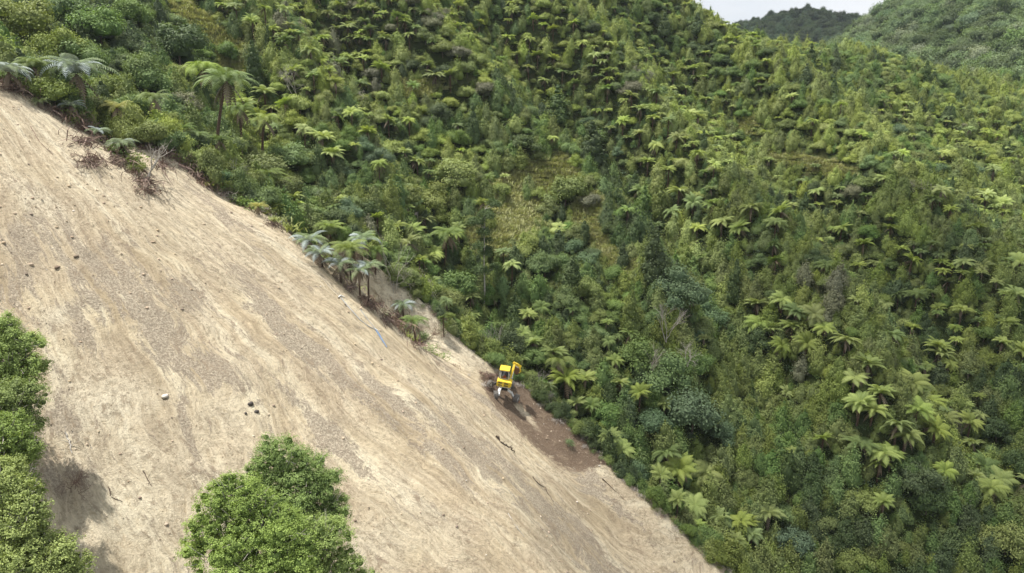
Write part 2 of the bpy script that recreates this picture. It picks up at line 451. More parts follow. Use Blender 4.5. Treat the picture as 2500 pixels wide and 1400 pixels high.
for b in [(60, 590, 90, 60, 30), (190, 640, 150, 45, 40), (285, 690, 150, 85, 45), (380, 800, 170, 60, 55), (500, 900, 110, 60, 20), (430, 720, 90, 45, 30), (700, 810, 200, 28, 48), (620, 700, 150, 22, 45),
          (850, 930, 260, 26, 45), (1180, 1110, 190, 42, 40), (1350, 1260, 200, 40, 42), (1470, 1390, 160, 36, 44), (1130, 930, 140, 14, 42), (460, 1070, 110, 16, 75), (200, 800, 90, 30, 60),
          (30, 700, 80, 60, 50), (1060, 1090, 160, 20, 45), (150, 1160, 50, 70, 80), (130, 1030, 40, 110, 85), (800, 1060, 200, 24, 46), (1430, 1170, 150, 22, 42), (960, 985, 150, 22, 45), (560, 540, 160, 18, 42)]:  # blobs beside the tree column also paint in the shade of its earthy hollow
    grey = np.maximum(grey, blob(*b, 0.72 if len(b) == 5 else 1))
pale = np.zeros_like(vx)
for b in [(110, 500, 90, 35, 40, 0.6), (150, 770, 26, 55, 75, 0.8), (230, 1000, 80, 190, 80, 0.75), (320, 1250, 120, 170, 80, 0.7), (560, 1010, 90, 60, 40, 0.5), (120, 300, 140, 60, 35, 0.5), (420, 480, 100, 40, 30, 0.45), (900, 1330, 60, 120, 75, 0.5), (520, 800, 120, 20, 55, 0.5), (380, 1230, 330, 260, 20, 0.45), (330, 400, 380, 130, 35, 0.40), (950, 1200, 300, 60, 42, .3), (1000, 755, 200, 45, 41, 1.0), (800, 600, 60, 40, 40, .9), (1140, 850, 70, 25, 44, .7), (700, 700, 200, 16, 46, .4)]:
    pale = np.maximum(pale, blob(*b))
brown = np.zeros_like(vx)
brown_poly = [(1170, 920), (1215, 910), (1250, 918), (1305, 930), (1410, 1030), (1500, 1120), (1465, 1140), (1420, 1150), (1370, 1142), (1291, 1078), (1240, 1026), (1193, 975)]
ins = in_poly(ppx, ppy, brown_poly)
dpx = seg_dist(ppx, ppy, brown_poly)
brown = np.clip(0.5 + np.where(ins, dpx, -dpx) / 30.0, 0, 1)
brown *= 1 - 0.75 * np.clip(blob(1285, 1015, 66, 9, 48), 0, 1)
brown = np.maximum(brown, np.maximum(blob(1070, 890, 110, 26, 40, 0.34), blob(1550, 1190, 120, 12, 42, 0.45)))
head = np.clip(1 - np.abs(slip_sd(vx, vy)) / np.where(ppx < 600, 4.5, 1.2), 0, 1) * np.where(ppx < 600, 0.62, 0.30)          # dark turned soil along the broken edge
brown = np.maximum(brown, head * (vnoise(vx * 0.8, vy * 0.8, 77) > 0.25))
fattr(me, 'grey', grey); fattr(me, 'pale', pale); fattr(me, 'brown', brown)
link('bare_slope', me, kind='structure', label='bare sandy clay landslip face running down the spur', category='slope')

# surface queries
from mathutils.bvhtree import BVHTree
dg0 = bpy.context.evaluated_depsgraph_get()
def _bvh(o):
    m = o.data
    n = len(m.polygons); v = np.empty(len(m.vertices) * 3, dtype=np.float32); m.vertices.foreach_get('co', v)
    p = np.empty(n * 4, dtype=np.int32); m.polygons.foreach_get('vertices', p)
    return BVHTree.FromPolygons(v.reshape(-1, 3).tolist(), p.reshape(-1, 4).tolist())
BV = [_bvh(bpy.data.objects['terrain']), _bvh(bpy.data.objects['bare_slope'])]
def ray(px, py):
    """first ground point seen through a photograph pixel"""
    d = Vector(raydir(px, py)); best = None
    for b in BV:
        h = b.ray_cast(Vector((0, 0, 0)), d)
        if h[0] is not None and (best is None or h[3] < best[3]): best = h
    return (best[0], best[1]) if best else (None, None)
def gz(x, y):
    z = -1e9
    for b in BV:
        h = b.ray_cast(Vector((x, y, 300)), Vector((0, 0, -1)))
        if h[0] is not None: z = max(z, h[0].z)
    return z
def base_for_top(px, py, height):
    """ground point of an upright plant of this height whose top is seen at the pixel"""
    p, _ = ray(px, py)
    if p is None: return None
    for _ in range(4):
        dep = p.y * CP - p.z * SP
        q, _n = ray(px, py + FPX * height * CP / dep)
        if q is None: return p
        p = q
    return p
# ------------------------------------------------------------------ distant hills
def far_hill(name, label, sky, Y0, base, depth, seed, mat, bump=6):
    """a wooded hill whose crest runs through the given (pixel x, pixel y) points at distance Y0"""
    pts = np.array([unproj(a, b, Y0) for a, b in sky])
    x = np.linspace(pts[0, 0], pts[-1, 0], 160)
    top = np.interp(x, pts[:, 0], pts[:, 2])
    v = np.linspace(-1, 1, 90)
    X, V = np.meshgrid(x, v)
    T = np.tile(top, (90, 1))
    prof = np.where(V < 0, 1 - np.abs(V) ** 1.15, 1 - V ** 1.4)
    Z = base + (T - base) * prof + bump * fbm(X / 45, V * depth / 45, seed, 4) * (np.abs(V) > 0.03) * np.minimum(1, np.abs(V) * 4)
    Yv = Y0 + V * depth
    k = Yv / Y0
    me, _ = grid_mesh(name, X, Yv, Z)
    me.materials.append(mat)
    o = link('hill', me, kind='structure', label=label, category='hill')
    return o, X, Yv, Z
HC = far_hill('near_hill', 'sunlit wooded hill standing behind the ridge', [(1900, 220), (2000, 182), (2080, 145), (2130, 122), (2165, 96), (2200, 62), (2245, 28), (2300, 22), (2360, 22), (2420, 36), (2500, 46), (2700, 86), (3100, 220)], 430, -30, 210, 51, M_FAR, 17)
HD = far_hill('far_hill', 'dark wooded hill farthest away below the clouds', [(1500, 190), (1700, 100), (1850, 62), (1900, 50), (1930, 44), (1965, 33), (2010, 44), (2060, 56), (2100, 54), (2160, 66), (2300, 100), (2700, 170)], 820, -60, 380, 61, M_FAR, 14)
# ------------------------------------------------------------------ foliage materials
def mat_leaf(name, dark, light, trans=0.25, hue=0.02, val=0.35, under=None, rough=0.65, spec=0.25):
    t = NT(name)
    v = t.attr('rnd')
    oi = t.n.new('ShaderNodeObjectInfo')
    c = t.mix(t.math('ADD', 0.2, t.math('MULTIPLY', v, 0.65)), dark, light)
    hs = t.n.new('ShaderNodeHueSaturation')
    t.l.new(t.math('ADD', 0.494 - hue / 2, t.math('MULTIPLY', oi.outputs['Random'], hue)), hs.inputs['Hue'])
    r2 = t.math('FRACT', t.math('MULTIPLY', oi.outputs['Random'], 7.31))
    t.l.new(t.math('ADD', 1 - val / 2, t.math('MULTIPLY', r2, val)), hs.inputs['Value'])
    r3 = t.math('FRACT', t.math('MULTIPLY', oi.outputs['Random'], 13.7))
    t.l.new(t.math('ADD', 0.80, t.math('MULTIPLY', r3, 0.22)), hs.inputs['Saturation'])
    t.l.new(c, hs.inputs['Color'])
    col = hs.outputs['Color']
    if under is not None:
        g = t.n.new('ShaderNodeNewGeometry')
        col = t.mix(g.outputs['Backfacing'], under, col)
    b = t.bsdf(col, rough, spec)
    if trans > 0:
        tr = t.n.new('ShaderNodeBsdfTranslucent'); t.l.new(t.mix(1.0, col, (1.0, 1.0, 0.55), 'MULTIPLY'), tr.inputs['Color'])
        mx = t.n.new('ShaderNodeMixShader'); mx.inputs['Fac'].default_value = trans
        t.l.new(b.outputs[0], mx.inputs[1]); t.l.new(tr.outputs[0], mx.inputs[2]); b = mx
    return t.done(b)
def mat_bark(name, a, b, sc=6.0):
    t = NT(name); pos = t.n.new('ShaderNodeTexCoord').outputs['Object']
    n = t.noise(pos, sc, 5, 0.7)
    return t.done(t.bsdf(t.ramp(n, [(0.35, a), (0.65, b)]), 0.9, 0.15, bump=n, bstr=0.6, bdist=0.05))

LEAF = {
 'olive':      mat_leaf('leaf_olive', (0.113, 0.161, 0.034), (0.287, 0.351, 0.086)),
 'green':      mat_leaf('leaf_green', (0.084, 0.156, 0.038), (0.224, 0.330, 0.084)),
 'dark green': mat_leaf('leaf_dark', (0.047, 0.083, 0.027), (0.129, 0.185, 0.058)),
 'blue-green': mat_leaf('leaf_blue', (0.065, 0.120, 0.055), (0.175, 0.265, 0.125)),
 'yellow-green': mat_leaf('leaf_yellow', (0.188, 0.249, 0.047), (0.392, 0.476, 0.112)),
 'grey-brown': mat_leaf('leaf_grey', (0.130, 0.140, 0.075), (0.250, 0.255, 0.145), trans=0.1),
 'fresh green': mat_leaf('leaf_fresh', (0.073, 0.125, 0.019), (0.470, 0.618, 0.114), trans=0.3, val=.1),
 'mid green': mat_leaf('leaf_near', (0.052, 0.100, 0.017), (0.343, 0.495, 0.097), trans=0.3, val=.1),
 'hill green': mat_leaf('leaf_hill', (0.078, 0.138, 0.054), (0.240, 0.348, 0.132)),
 'hill grey': mat_leaf('leaf_hill_grey', (0.115, 0.155, 0.081), (0.299, 0.345, 0.196)),
}
FERN = {
 'lime green': mat_leaf('frond_lime', (0.147, 0.215, 0.042), (0.347, 0.430, 0.097), trans=0.3, val=0.5),
 'mid green': mat_leaf('frond_green', (0.085, 0.140, 0.034), (0.210, 0.290, 0.080), trans=0.3, val=0.5),
 'yellowish': mat_leaf('frond_yellow', (0.230, 0.250, 0.070), (0.430, 0.420, 0.130), trans=0.3),
 'silver-backed': mat_leaf('frond_silver', (0.10, 0.150, 0.060), (0.200, 0.270, 0.110), trans=0.1, under=(0.44, 0.49, 0.47)),
}
M_SILVER = mat_leaf('frond_white_underside', (0.20, 0.25, 0.235), (0.42, 0.48, 0.46), trans=0.05)
M_BARK = mat_bark('bark_brown', (0.07, 0.05, 0.035), (0.17, 0.13, 0.10))
M_PALE = mat_bark('bark_pale', (0.30, 0.27, 0.23), (0.52, 0.48, 0.42))
M_FTRUNK = mat_bark('fern_trunk_fibre', (0.05, 0.03, 0.02), (0.15, 0.10, 0.07), 9)
M_DEADF = mat_leaf('dead_frond', (0.10, 0.075, 0.045), (0.22, 0.17, 0.105), trans=0.05)
M_TWIG = mat_leaf('dry_twig', (0.30, 0.26, 0.21), (0.52, 0.47, 0.40), trans=0.0)
M_ROOT = mat_leaf('brown_root', (0.11, 0.07, 0.05), (0.25, 0.17, 0.12), trans=0.0)
M_GRASS = mat_leaf('grass_leaf', (0.25, 0.27, 0.09), (0.52, 0.52, 0.24), trans=0.2)
M_GRASSG = mat_leaf('grass_leaf_green', (0.18, 0.23, 0.05), (0.38, 0.42, 0.12), trans=0.2)

# ------------------------------------------------------------------ leaf geometry
def unit(v): return v / np.maximum(np.linalg.norm(v, axis=-1, keepdims=True), 1e-9)
def rand_unit(n, g=rng): return unit(g.normal(size=(n, 3)))
def leaf_quads(C, N, L, W, g=rng, along=None, along_w=0.0, fold=0.25):
    """diamond shaped leaves: centre, normal, length, width"""
    n = len(C)
    a = rand_unit(n, g)
    if along is not None: a = unit(a * (1 - along_w) + along * along_w)
    T = unit(a - (a * N).sum(-1, keepdims=True) * N)
    B = np.cross(N, T)
    L = np.broadcast_to(np.asarray(L, float), (n,))[:, None]; W = np.broadcast_to(np.asarray(W, float), (n,))[:, None]
    p0 = C - T * L * 0.5; p2 = C + T * L * 0.5
    p1 = C + B * W * 0.5 + N * W * fold - T * L * 0.08; p3 = C - B * W * 0.5 + N * W * fold - T * L * 0.08
    v = np.stack([p0, p1, p2, p3], 1).reshape(-1, 3)
    return v, np.arange(4 * n).reshape(n, 4)
class Acc:
    """collects quads, each with a random value, and links them as one mesh"""
    def __init__(s): s.v, s.q, s.r, s.m, s.n = [], [], [], [], 0
    def add(s, v, q, r, mat=0):
        s.v.append(v); s.q.append(q + s.n); s.n += len(v)
        r = np.broadcast_to(np.asarray(r, float), (len(q),))
        rr = np.zeros(len(v)); rr[q.ravel()] = np.repeat(r, 4); s.r.append(rr); s.m.append(np.full(len(q), mat))
        return s
    def mesh(s, name, mats):
        me = mesh_np(name, np.concatenate(s.v), np.concatenate(s.q), mats if isinstance(mats, list) else [mats], np.concatenate(s.m))
        fattr(me, 'rnd', np.concatenate(s.r)); return me
def tube(acc, pts, rad, sides=6, r=0.5, mat=0):
    pts = np.asarray(pts, float); rad = np.broadcast_to(np.asarray(rad, float), (len(pts),))
    d = unit(np.gradient(pts, axis=0)); up = np.array([0.31, 0.17, 0.93])
    a = unit(np.cross(d, up)); b = np.cross(d, a)
    th = np.arange(sides) / sides * 2 * math.pi
    ring = pts[:, None] + rad[:, None, None] * (a[:, None] * np.cos(th)[None, :, None] + b[:, None] * np.sin(th)[None, :, None])
    v = ring.reshape(-1, 3); k = len(pts)
    i = np.arange(k - 1)[:, None] * sides; j = np.arange(sides)[None]
    q = np.stack([i + j, i + (j + 1) % sides, i + sides + (j + 1) % sides, i + sides + j], -1).reshape(-1, 4)
    acc.add(v, q, r, mat)
def limb(acc, a, b, r0, r1, g, n=6, wob=0.1, sides=6, r=0.5, mat=0):
    a, b = np.asarray(a, float), np.asarray(b, float)
    t = np.linspace(0, 1, n)[:, None]; L = np.linalg.norm(b - a)
    p = a + (b - a) * t; off = np.cumsum(g.normal(size=(n, 3)), 0) * wob * L / n; off -= t * off[-1]; off[0] = 0
    p = p + off
    tube(acc, p, np.linspace(r0, r1, n), sides, r, mat); return p

def lobes_dome(g, R_, H, k, squash=0.8):
    """lobe centres and radii that fill a dome of radius R_ and height H standing above z=0"""
    out = []
    for i in range(k):
        u = (i + 0.5) / k; ph = i * 2.39996 + g.uniform(-.4, .4)
        el = math.asin(min(0.98, u ** 0.9)); rr = R_ * 0.66
        c = np.array([math.cos(ph) * math.cos(el) * rr, math.sin(ph) * math.cos(el) * rr, H * 0.30 + math.sin(el) * H * 0.46])
        c += g.normal(size=3) * R_ * 0.10
        out.append((c, R_ * g.uniform(0.30, 0.46)))
    out.append((np.array([0, 0, H * 0.45]), R_ * 0.58))
    return out
def crown(g, lobes, n, leaf, squash=0.8, clump=7, spread=0.55, jit=0.5, up=0.35, core=0.78, rad=(0.80, 1.10)):
    """leaves in clumps all over the surface of the lobes"""
    acc = Acc()
    cs = np.array([l[0] for l in lobes]); rs = np.array([l[1] for l in lobes])
    w = rs ** 2; w = w / w.sum(); nc = max(1, n // clump)
    li = g.choice(len(lobes), nc, p=w)
    d = rand_unit(nc, g); flip = (d[:, 2] < -0.35); d[flip, 2] *= -1
    base = cs[li] + d * rs[li][:, None] * np.array([1, 1, squash]) * g.uniform(rad[0], rad[1], (nc, 1))
    # drop clumps buried deep inside other lobes
    dd = (((base[:, None] - cs[None]) / np.array([1, 1, squash])) ** 2).sum(-1) ** .5 / rs[None]
    keep = dd.min(1) > 0.70; base = base[keep]; d = d[keep]; nc = len(base)
    C = np.repeat(base, clump, 0) + g.normal(size=(nc * clump, 3)) * leaf * spread * 2.0 * np.array([1, 1, .75])
    D = np.repeat(d, clump, 0)
    N = unit(D + np.array([0, 0, up]) + g.normal(size=C.shape) * jit)
    v, q = leaf_quads(C, N, leaf * g.uniform(0.7, 1.3, len(C)), leaf * 0.55 * g.uniform(0.7, 1.3, len(C)), g)
    rv = np.clip(np.repeat(g.uniform(0, 1, nc), clump) * 0.6 + g.uniform(0, 1, len(C)) * 0.4, 0, 1)
    acc.add(v, q, rv)
    if core:
        for c, r in zip(cs, rs):
            a = np.linspace(0, math.pi, 6)[1:-1]; b = np.arange(8) / 8 * 2 * math.pi
            A, B = np.meshgrid(a, b, indexing='ij')
            P = np.stack([np.sin(A) * np.cos(B), np.sin(A) * np.sin(B), np.cos(A) * squash], -1) * r * core + c
            idx = np.arange(32).reshape(4, 8)
            q = np.stack([idx[:-1], np.roll(idx[:-1], -1, 1), np.roll(idx[1:], -1, 1), idx[1:]], -1).reshape(-1, 4)
            acc.add(P.reshape(-1, 3), q, 0.0)
    return acc

def spire_lobes(g, R_, H, k=9, low=0.12, sharp=1.0):
    out = []
    for i in range(k):
        t = i / (k - 1)
        r = R_ * (1 - t ** 1.5 * sharp) * 0.60 + 0.10 * R_
        z = H * (low + (0.90 - low) * t)
        nn = 1 if t > 0.75 else (2 if t > .45 else 3)
        for j in range(nn):
            ph = g.uniform(0, 6.28); off = (R_ * (1 - t ** 1.5 * sharp)) * (0.42 if nn > 1 else 0.05)
            out.append((np.array([math.cos(ph) * off, math.sin(ph) * off, z + g.uniform(-.04, .04) * H]), r))
    return out
def trunk_mesh(name, g, H, r0, mat, fork=True, lean=0.05, spread=0.3):
    acc = Acc()
    top = np.array([g.uniform(-lean, lean) * H, g.uniform(-lean, lean) * H, H * (0.55 if fork else 0.9)])
    p = limb(acc, (0, 0, -0.8), top, r0, r0 * 0.55, g, 6, 0.12, 7)
    if fork:
        for k in range(5):
            a = k * 1.3 + g.uniform(-.3, .3)
            e = top + np.array([math.cos(a) * spread * H, math.sin(a) * spread * H, H * g.uniform(0.15, 0.35)])
            limb(acc, p[-1 - (k % 2)], e, r0 * 0.42, r0 * 0.12, g, 5, 0.25, 5)
    return acc.mesh(name, mat)

# ---- tree ferns
def frond(acc, g, L, az, rise, droop, width, r, npin=20, mat=0, gap=0.16, twist=0.0, origin=(0, 0, 0), side=0.0):
    """one arching frond: a curved midrib with paired leaflets"""
    t = np.linspace(0.0, 1, npin + 1)
    ang = rise - droop * t ** 1.25
    ds = L / npin
    x = np.concatenate([[0], np.cumsum(np.cos(ang[:-1]) * ds)]); z = np.concatenate([[0], np.cumsum(np.sin(ang[:-1]) * ds)])
    sw = side * t ** 2 * L
    ca, sa = math.cos(az), math.sin(az)
    P = np.stack([x * ca - sw * sa, x * sa + sw * ca, z], -1) + np.array(origin)
    T = unit(np.gradient(P, axis=0)); S = np.array([-sa, ca, 0.0]) * 1.0
    U = unit(np.cross(T, S)); U = np.where(U[:, 2:3] < 0, -U, U)
    if twist: S = unit(S * math.cos(twist) + U.mean(0) * math.sin(twist)); 
    w = width * L * np.sin(np.clip((t + 0.04) ** 0.72 * math.pi, 0, math.pi)) + 0.01
    tm = (t[:-1] + t[1:]) / 2; wm = np.interp(tm, t, w); Pm = P[:-1]; Pn = P[1:]
    vs, qs, n = [], [], 0
    for sgn in (1, -1):
        out = S * sgn; fwd = (Pn - Pm)
        root_a = Pm + fwd * gap; root_b = Pn
        mid = wm[:, None] * 0.55; end = wm[:, None]
        tipdir = out + T[:-1] * 0.38
        ma = root_a + tipdir * mid - U[:-1] * mid * 0.10; mb = root_b - fwd * gap * .5 + tipdir * mid - U[:-1] * mid * 0.10
        ea = root_a + tipdir * end * 0.96 + fwd * 0.30 - U[:-1] * end * 0.34; eb = root_a + tipdir * end * 1.02 + fwd * 0.62 - U[:-1] * end * 0.34
        k = len(tm)
        V = np.stack([root_a, root_b, ma, mb, ea, eb], 1).reshape(-1, 3)
        i = np.arange(k)[:, None] * 6
        if sgn > 0: Q = np.concatenate([i + np.array([0, 1, 3, 2])[None, ::-1], i + np.array([2, 3, 5, 4])[None, ::-1]], 0)
        else: Q = np.concatenate([i + np.array([0, 1, 3, 2])[None], i + np.array([2, 3, 5, 4])[None]], 0)
        vs.append(V); qs.append(Q + n); n += len(V)
    acc.add(np.concatenate(vs), np.concatenate(qs), np.clip(r + g.normal(size=len(np.concatenate(qs))) * 0.08, 0, 1), mat)
def fern_crown(name, g, mat, nf=17, L=2.5, rise=0.75, droop=1.35, width=0.24, npin=20, dead=4, upright=0.3, gap=0.22, silver=0.0):
    acc = Acc()
    for k in range(nf):
        az = k * 2.39996 + g.uniform(-.25, .25)
        f = k / nf
        frond(acc, g, L * g.uniform(0.82, 1.08) * (1 - 0.18 * f), az, rise - 0.35 + upright * 2.2 * f + g.uniform(-.1, .1), droop * g.uniform(0.85, 1.15), width * g.uniform(.9, 1.1), g.uniform(0.1, 1.0), npin, gap=gap, side=g.uniform(-.08, .08), mat=2 if g.random() < silver else 0)
    for k in range(dead):
        frond(acc, g, L * 0.75, g.uniform(0, 6.28), -0.75, 0.75, width * 0.55, g.uniform(0, 1), npin // 2, 1)
    return acc.mesh(name, [mat, M_DEADF, M_SILVER])
def fern_trunk(name, g, H, r0=0.13, lean=(0, 0)):
    acc = Acc()
    n = 9; t = np.linspace(0, 1, n)
    p = np.stack([lean[0] * t ** 1.6 + 0.04 * np.sin(t * 5), lean[1] * t ** 1.6, -0.9 + (H + 0.9) * t], -1)
    tube(acc, p, r0 * (1.35 - 0.55 * t + 0.45 * (t > 0.93)), 8)
    return acc.mesh(name, M_FTRUNK)
# ------------------------------------------------------------------ plant prototypes (mesh data only)
def col_copies(me, table):
    out = {}
    for k, m in table.items():
        c = me.copy(); c.materials[0] = m; out[k] = c
    return out
BROAD, SHRUB, COLUMN = [], [], []
for i in range(5):
    g = np.random.default_rng(100 + i); R_, H = g.uniform(2.3, 2.9), g.uniform(3.6, 4.6)
    me = crown(g, lobes_dome(g, R_, H, 9 + i), 4200, 0.255, clump=7, jit=0.36).mesh('rounded_crown', LEAF['green'])
    BROAD.append(col_copies(me, {k: LEAF[k] for k in ('olive', 'green', 'dark green', 'blue-green', 'yellow-green', 'grey-brown')}))
for i in range(4):
    g = np.random.default_rng(200 + i); R_, H = g.uniform(1.1, 1.4), g.uniform(3.5, 4.3)
    me = crown(g, spire_lobes(g, R_, H, 7, 0.1, 0.95), 2100, 0.195, squash=1.25, clump=6, jit=0.34, up=0.5).mesh('pointed_crown', LEAF['olive'])
    SHRUB.append(col_copies(me, {k: LEAF[k] for k in ('olive', 'green', 'dark green', 'yellow-green', 'grey-brown')}))
for i in range(3):
    g = np.random.default_rng(300 + i); R_, H = g.uniform(1.4, 1.8), g.uniform(7.5, 9)
    me = crown(g, spire_lobes(g, R_, H, 11, 0.12, 0.75), 2600, 0.32, squash=1.2, clump=6, jit=0.5, up=0.2).mesh('tall_crown', LEAF['dark green'])
    COLUMN.append(col_copies(me, {k: LEAF[k] for k in ('olive', 'green', 'dark green')}))
FERNC, FERNT = [], []
for i in range(5):
    g = np.random.default_rng(400 + i)
    me = fern_crown('fern_crown', g, FERN['lime green'], nf=[19, 22, 18, 24, 17][i], width=.20, L=2.5, rise=[.75, .6, .85, .7, .5][i], droop=[1.35, 1.5, 1.6, 1.2, 1.3][i])
    FERNC.append(col_copies(me, FERN))
for i in range(3):
    FERNT.append(fern_trunk('fern_trunk', np.random.default_rng(450 + i), 1.0, 0.13))   # unit height, stretched per fern

# sources for the mass of trees nobody could count (kept out of the scene, drawn as instances)
src = bpy.data.collections.new('plant_sources')
def src_obj(me):
    o = bpy.data.objects.new('plant_source', me); src.objects.link(o); return o
def scatter(name, label, cat, pts, rotz, scl, pick, meshes, tilt=None):
    """one object that draws a plant at each of its points"""
    sc_col = bpy.data.collections.new('plants_' + name)
    for i, m in enumerate(meshes):
        o = bpy.data.objects.new('%03d_plant' % i, m); sc_col.objects.link(o)
    me = bpy.data.meshes.new(name); me.vertices.add(len(pts)); me.vertices.foreach_set('co', np.asarray(pts, dtype=np.float32).ravel())
    rot = np.zeros((len(pts), 3)); rot[:, 2] = rotz
    if tilt is not None: rot[:, :2] = tilt
    vattr(me, 'rot', rot); vattr(me, 'scl', scl if np.ndim(scl) == 2 else np.repeat(np.asarray(scl)[:, None], 3, 1))
    a = me.attributes.new('pick', 'INT', 'POINT'); a.data.foreach_set('value', np.asarray(pick, dtype=np.int32))
    o = link(name, me, kind='stuff', label=label, category=cat)
    ng = bpy.data.node_groups.new(name, 'GeometryNodeTree')
    ng.interface.new_socket('Geometry', in_out='INPUT', socket_type='NodeSocketGeometry')
    ng.interface.new_socket('Geometry', in_out='OUTPUT', socket_type='NodeSocketGeometry')
    N, L = ng.nodes, ng.links
    gi, go = N.new('NodeGroupInput'), N.new('NodeGroupOutput')
    m2p = N.new('GeometryNodeMeshToPoints')
    iop = N.new('GeometryNodeInstanceOnPoints'); ci = N.new('GeometryNodeCollectionInfo')
    ci.inputs['Collection'].default_value = sc_col; ci.inputs['Separate Children'].default_value = True; ci.inputs['Reset Children'].default_value = True
    iop.inputs['Pick Instance'].default_value = True
    def at(nm, ty):
        n = N.new('GeometryNodeInputNamedAttribute'); n.data_type = ty; n.inputs['Name'].default_value = nm; return n.outputs['Attribute']
    e2r = N.new('FunctionNodeEulerToRotation')
    L.new(gi.outputs[0], m2p.inputs['Mesh']); L.new(m2p.outputs[0], iop.inputs['Points'])
    L.new(ci.outputs[0], iop.inputs['Instance']); L.new(at('pick', 'INT'), iop.inputs['Instance Index'])
    L.new(at('rot', 'FLOAT_VECTOR'), e2r.inputs[0]); L.new(e2r.outputs[0], iop.inputs['Rotation'])
    L.new(at('scl', 'FLOAT_VECTOR'), iop.inputs['Scale'])
    L.new(iop.outputs[0], go.inputs[0])
    mod = o.modifiers.new('scatter', 'NODES'); mod.node_group = ng
    return o

# ------------------------------------------------------------------ where things grow
GRASS_POLYS = [
 [(1205, 430), (1290, 390), (1380, 380), (1420, 410), (1360, 450), (1345, 500), (1300, 550), (1240, 600), (1160, 610), (1140, 570), (1185, 500)],
 [(1440, 460), (1480, 500), (1470, 560), (1500, 580), (1560, 640), (1540, 670), (1480, 620), (1430, 560), (1400, 520)],
 [(425, -60), (455, 0), (500, 45), (560, 90), (590, 130), (600, 180), (560, 185), (530, 130), (480, 80), (430, 30), (380, -60)],
 [(545, 70), (595, 110), (605, 200), (560, 190), (535, 150)],
 [(1810, 275), (1850, 285), (1855, 320), (1820, 310)],
 [(1870, 370), (1990, 380), (2050, 390), (2090, 412), (2040, 422), (1960, 398), (1890, 382)],
 [(980, 200), (1050, 195), (1090, 205), (1060, 225), (1000, 222)],
]
def in_grass(px, py, grow=0):
    px = np.asarray(px, float); py = np.asarray(py, float)
    px, py = px + 26 * fbm(px * .03, py * .03, 91, 3), py + 20 * fbm(px * .03, py * .03, 92, 3)
    r = np.zeros(np.shape(px), bool)
    for p in GRASS_POLYS: r |= in_poly(px, py, p)
    return r

_t = bpy.data.objects['terrain'].data
_v = np.empty(len(_t.vertices) * 3, dtype=np.float32); _t.vertices.foreach_get('co', _v); _v = _v.reshape(-1, 3).astype(float)
_x, _y, _d = proj(_v)
fattr(_t, 'grassy', in_grass(_x, _y).astype(float) * (_d > 0))
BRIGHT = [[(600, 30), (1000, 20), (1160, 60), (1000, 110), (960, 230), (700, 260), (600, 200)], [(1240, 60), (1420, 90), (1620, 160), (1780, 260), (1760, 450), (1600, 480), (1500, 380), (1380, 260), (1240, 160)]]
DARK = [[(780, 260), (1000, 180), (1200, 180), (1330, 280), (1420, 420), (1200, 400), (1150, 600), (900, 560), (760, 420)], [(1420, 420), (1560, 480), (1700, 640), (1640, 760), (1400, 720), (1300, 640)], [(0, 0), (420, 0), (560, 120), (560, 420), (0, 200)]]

class Plants:
    def __init__(s): s.rows = []
    def add(s, kind, colr, shape, p, rz, sc, part=None, pin=0):
        s.rows.append(dict(kind=kind, col=colr, shape=shape, p=p, rz=rz, sc=sc, pin=pin))
PL = Plants()
OCC = []            # occupied discs (x, y, r)
def occupied(x, y, r):
    if not OCC: return False
    a = np.array(OCC); return bool((((a[:, 0] - x) ** 2 + (a[:, 1] - y) ** 2) < ((a[:, 2] + r) * 0.72) ** 2).any())

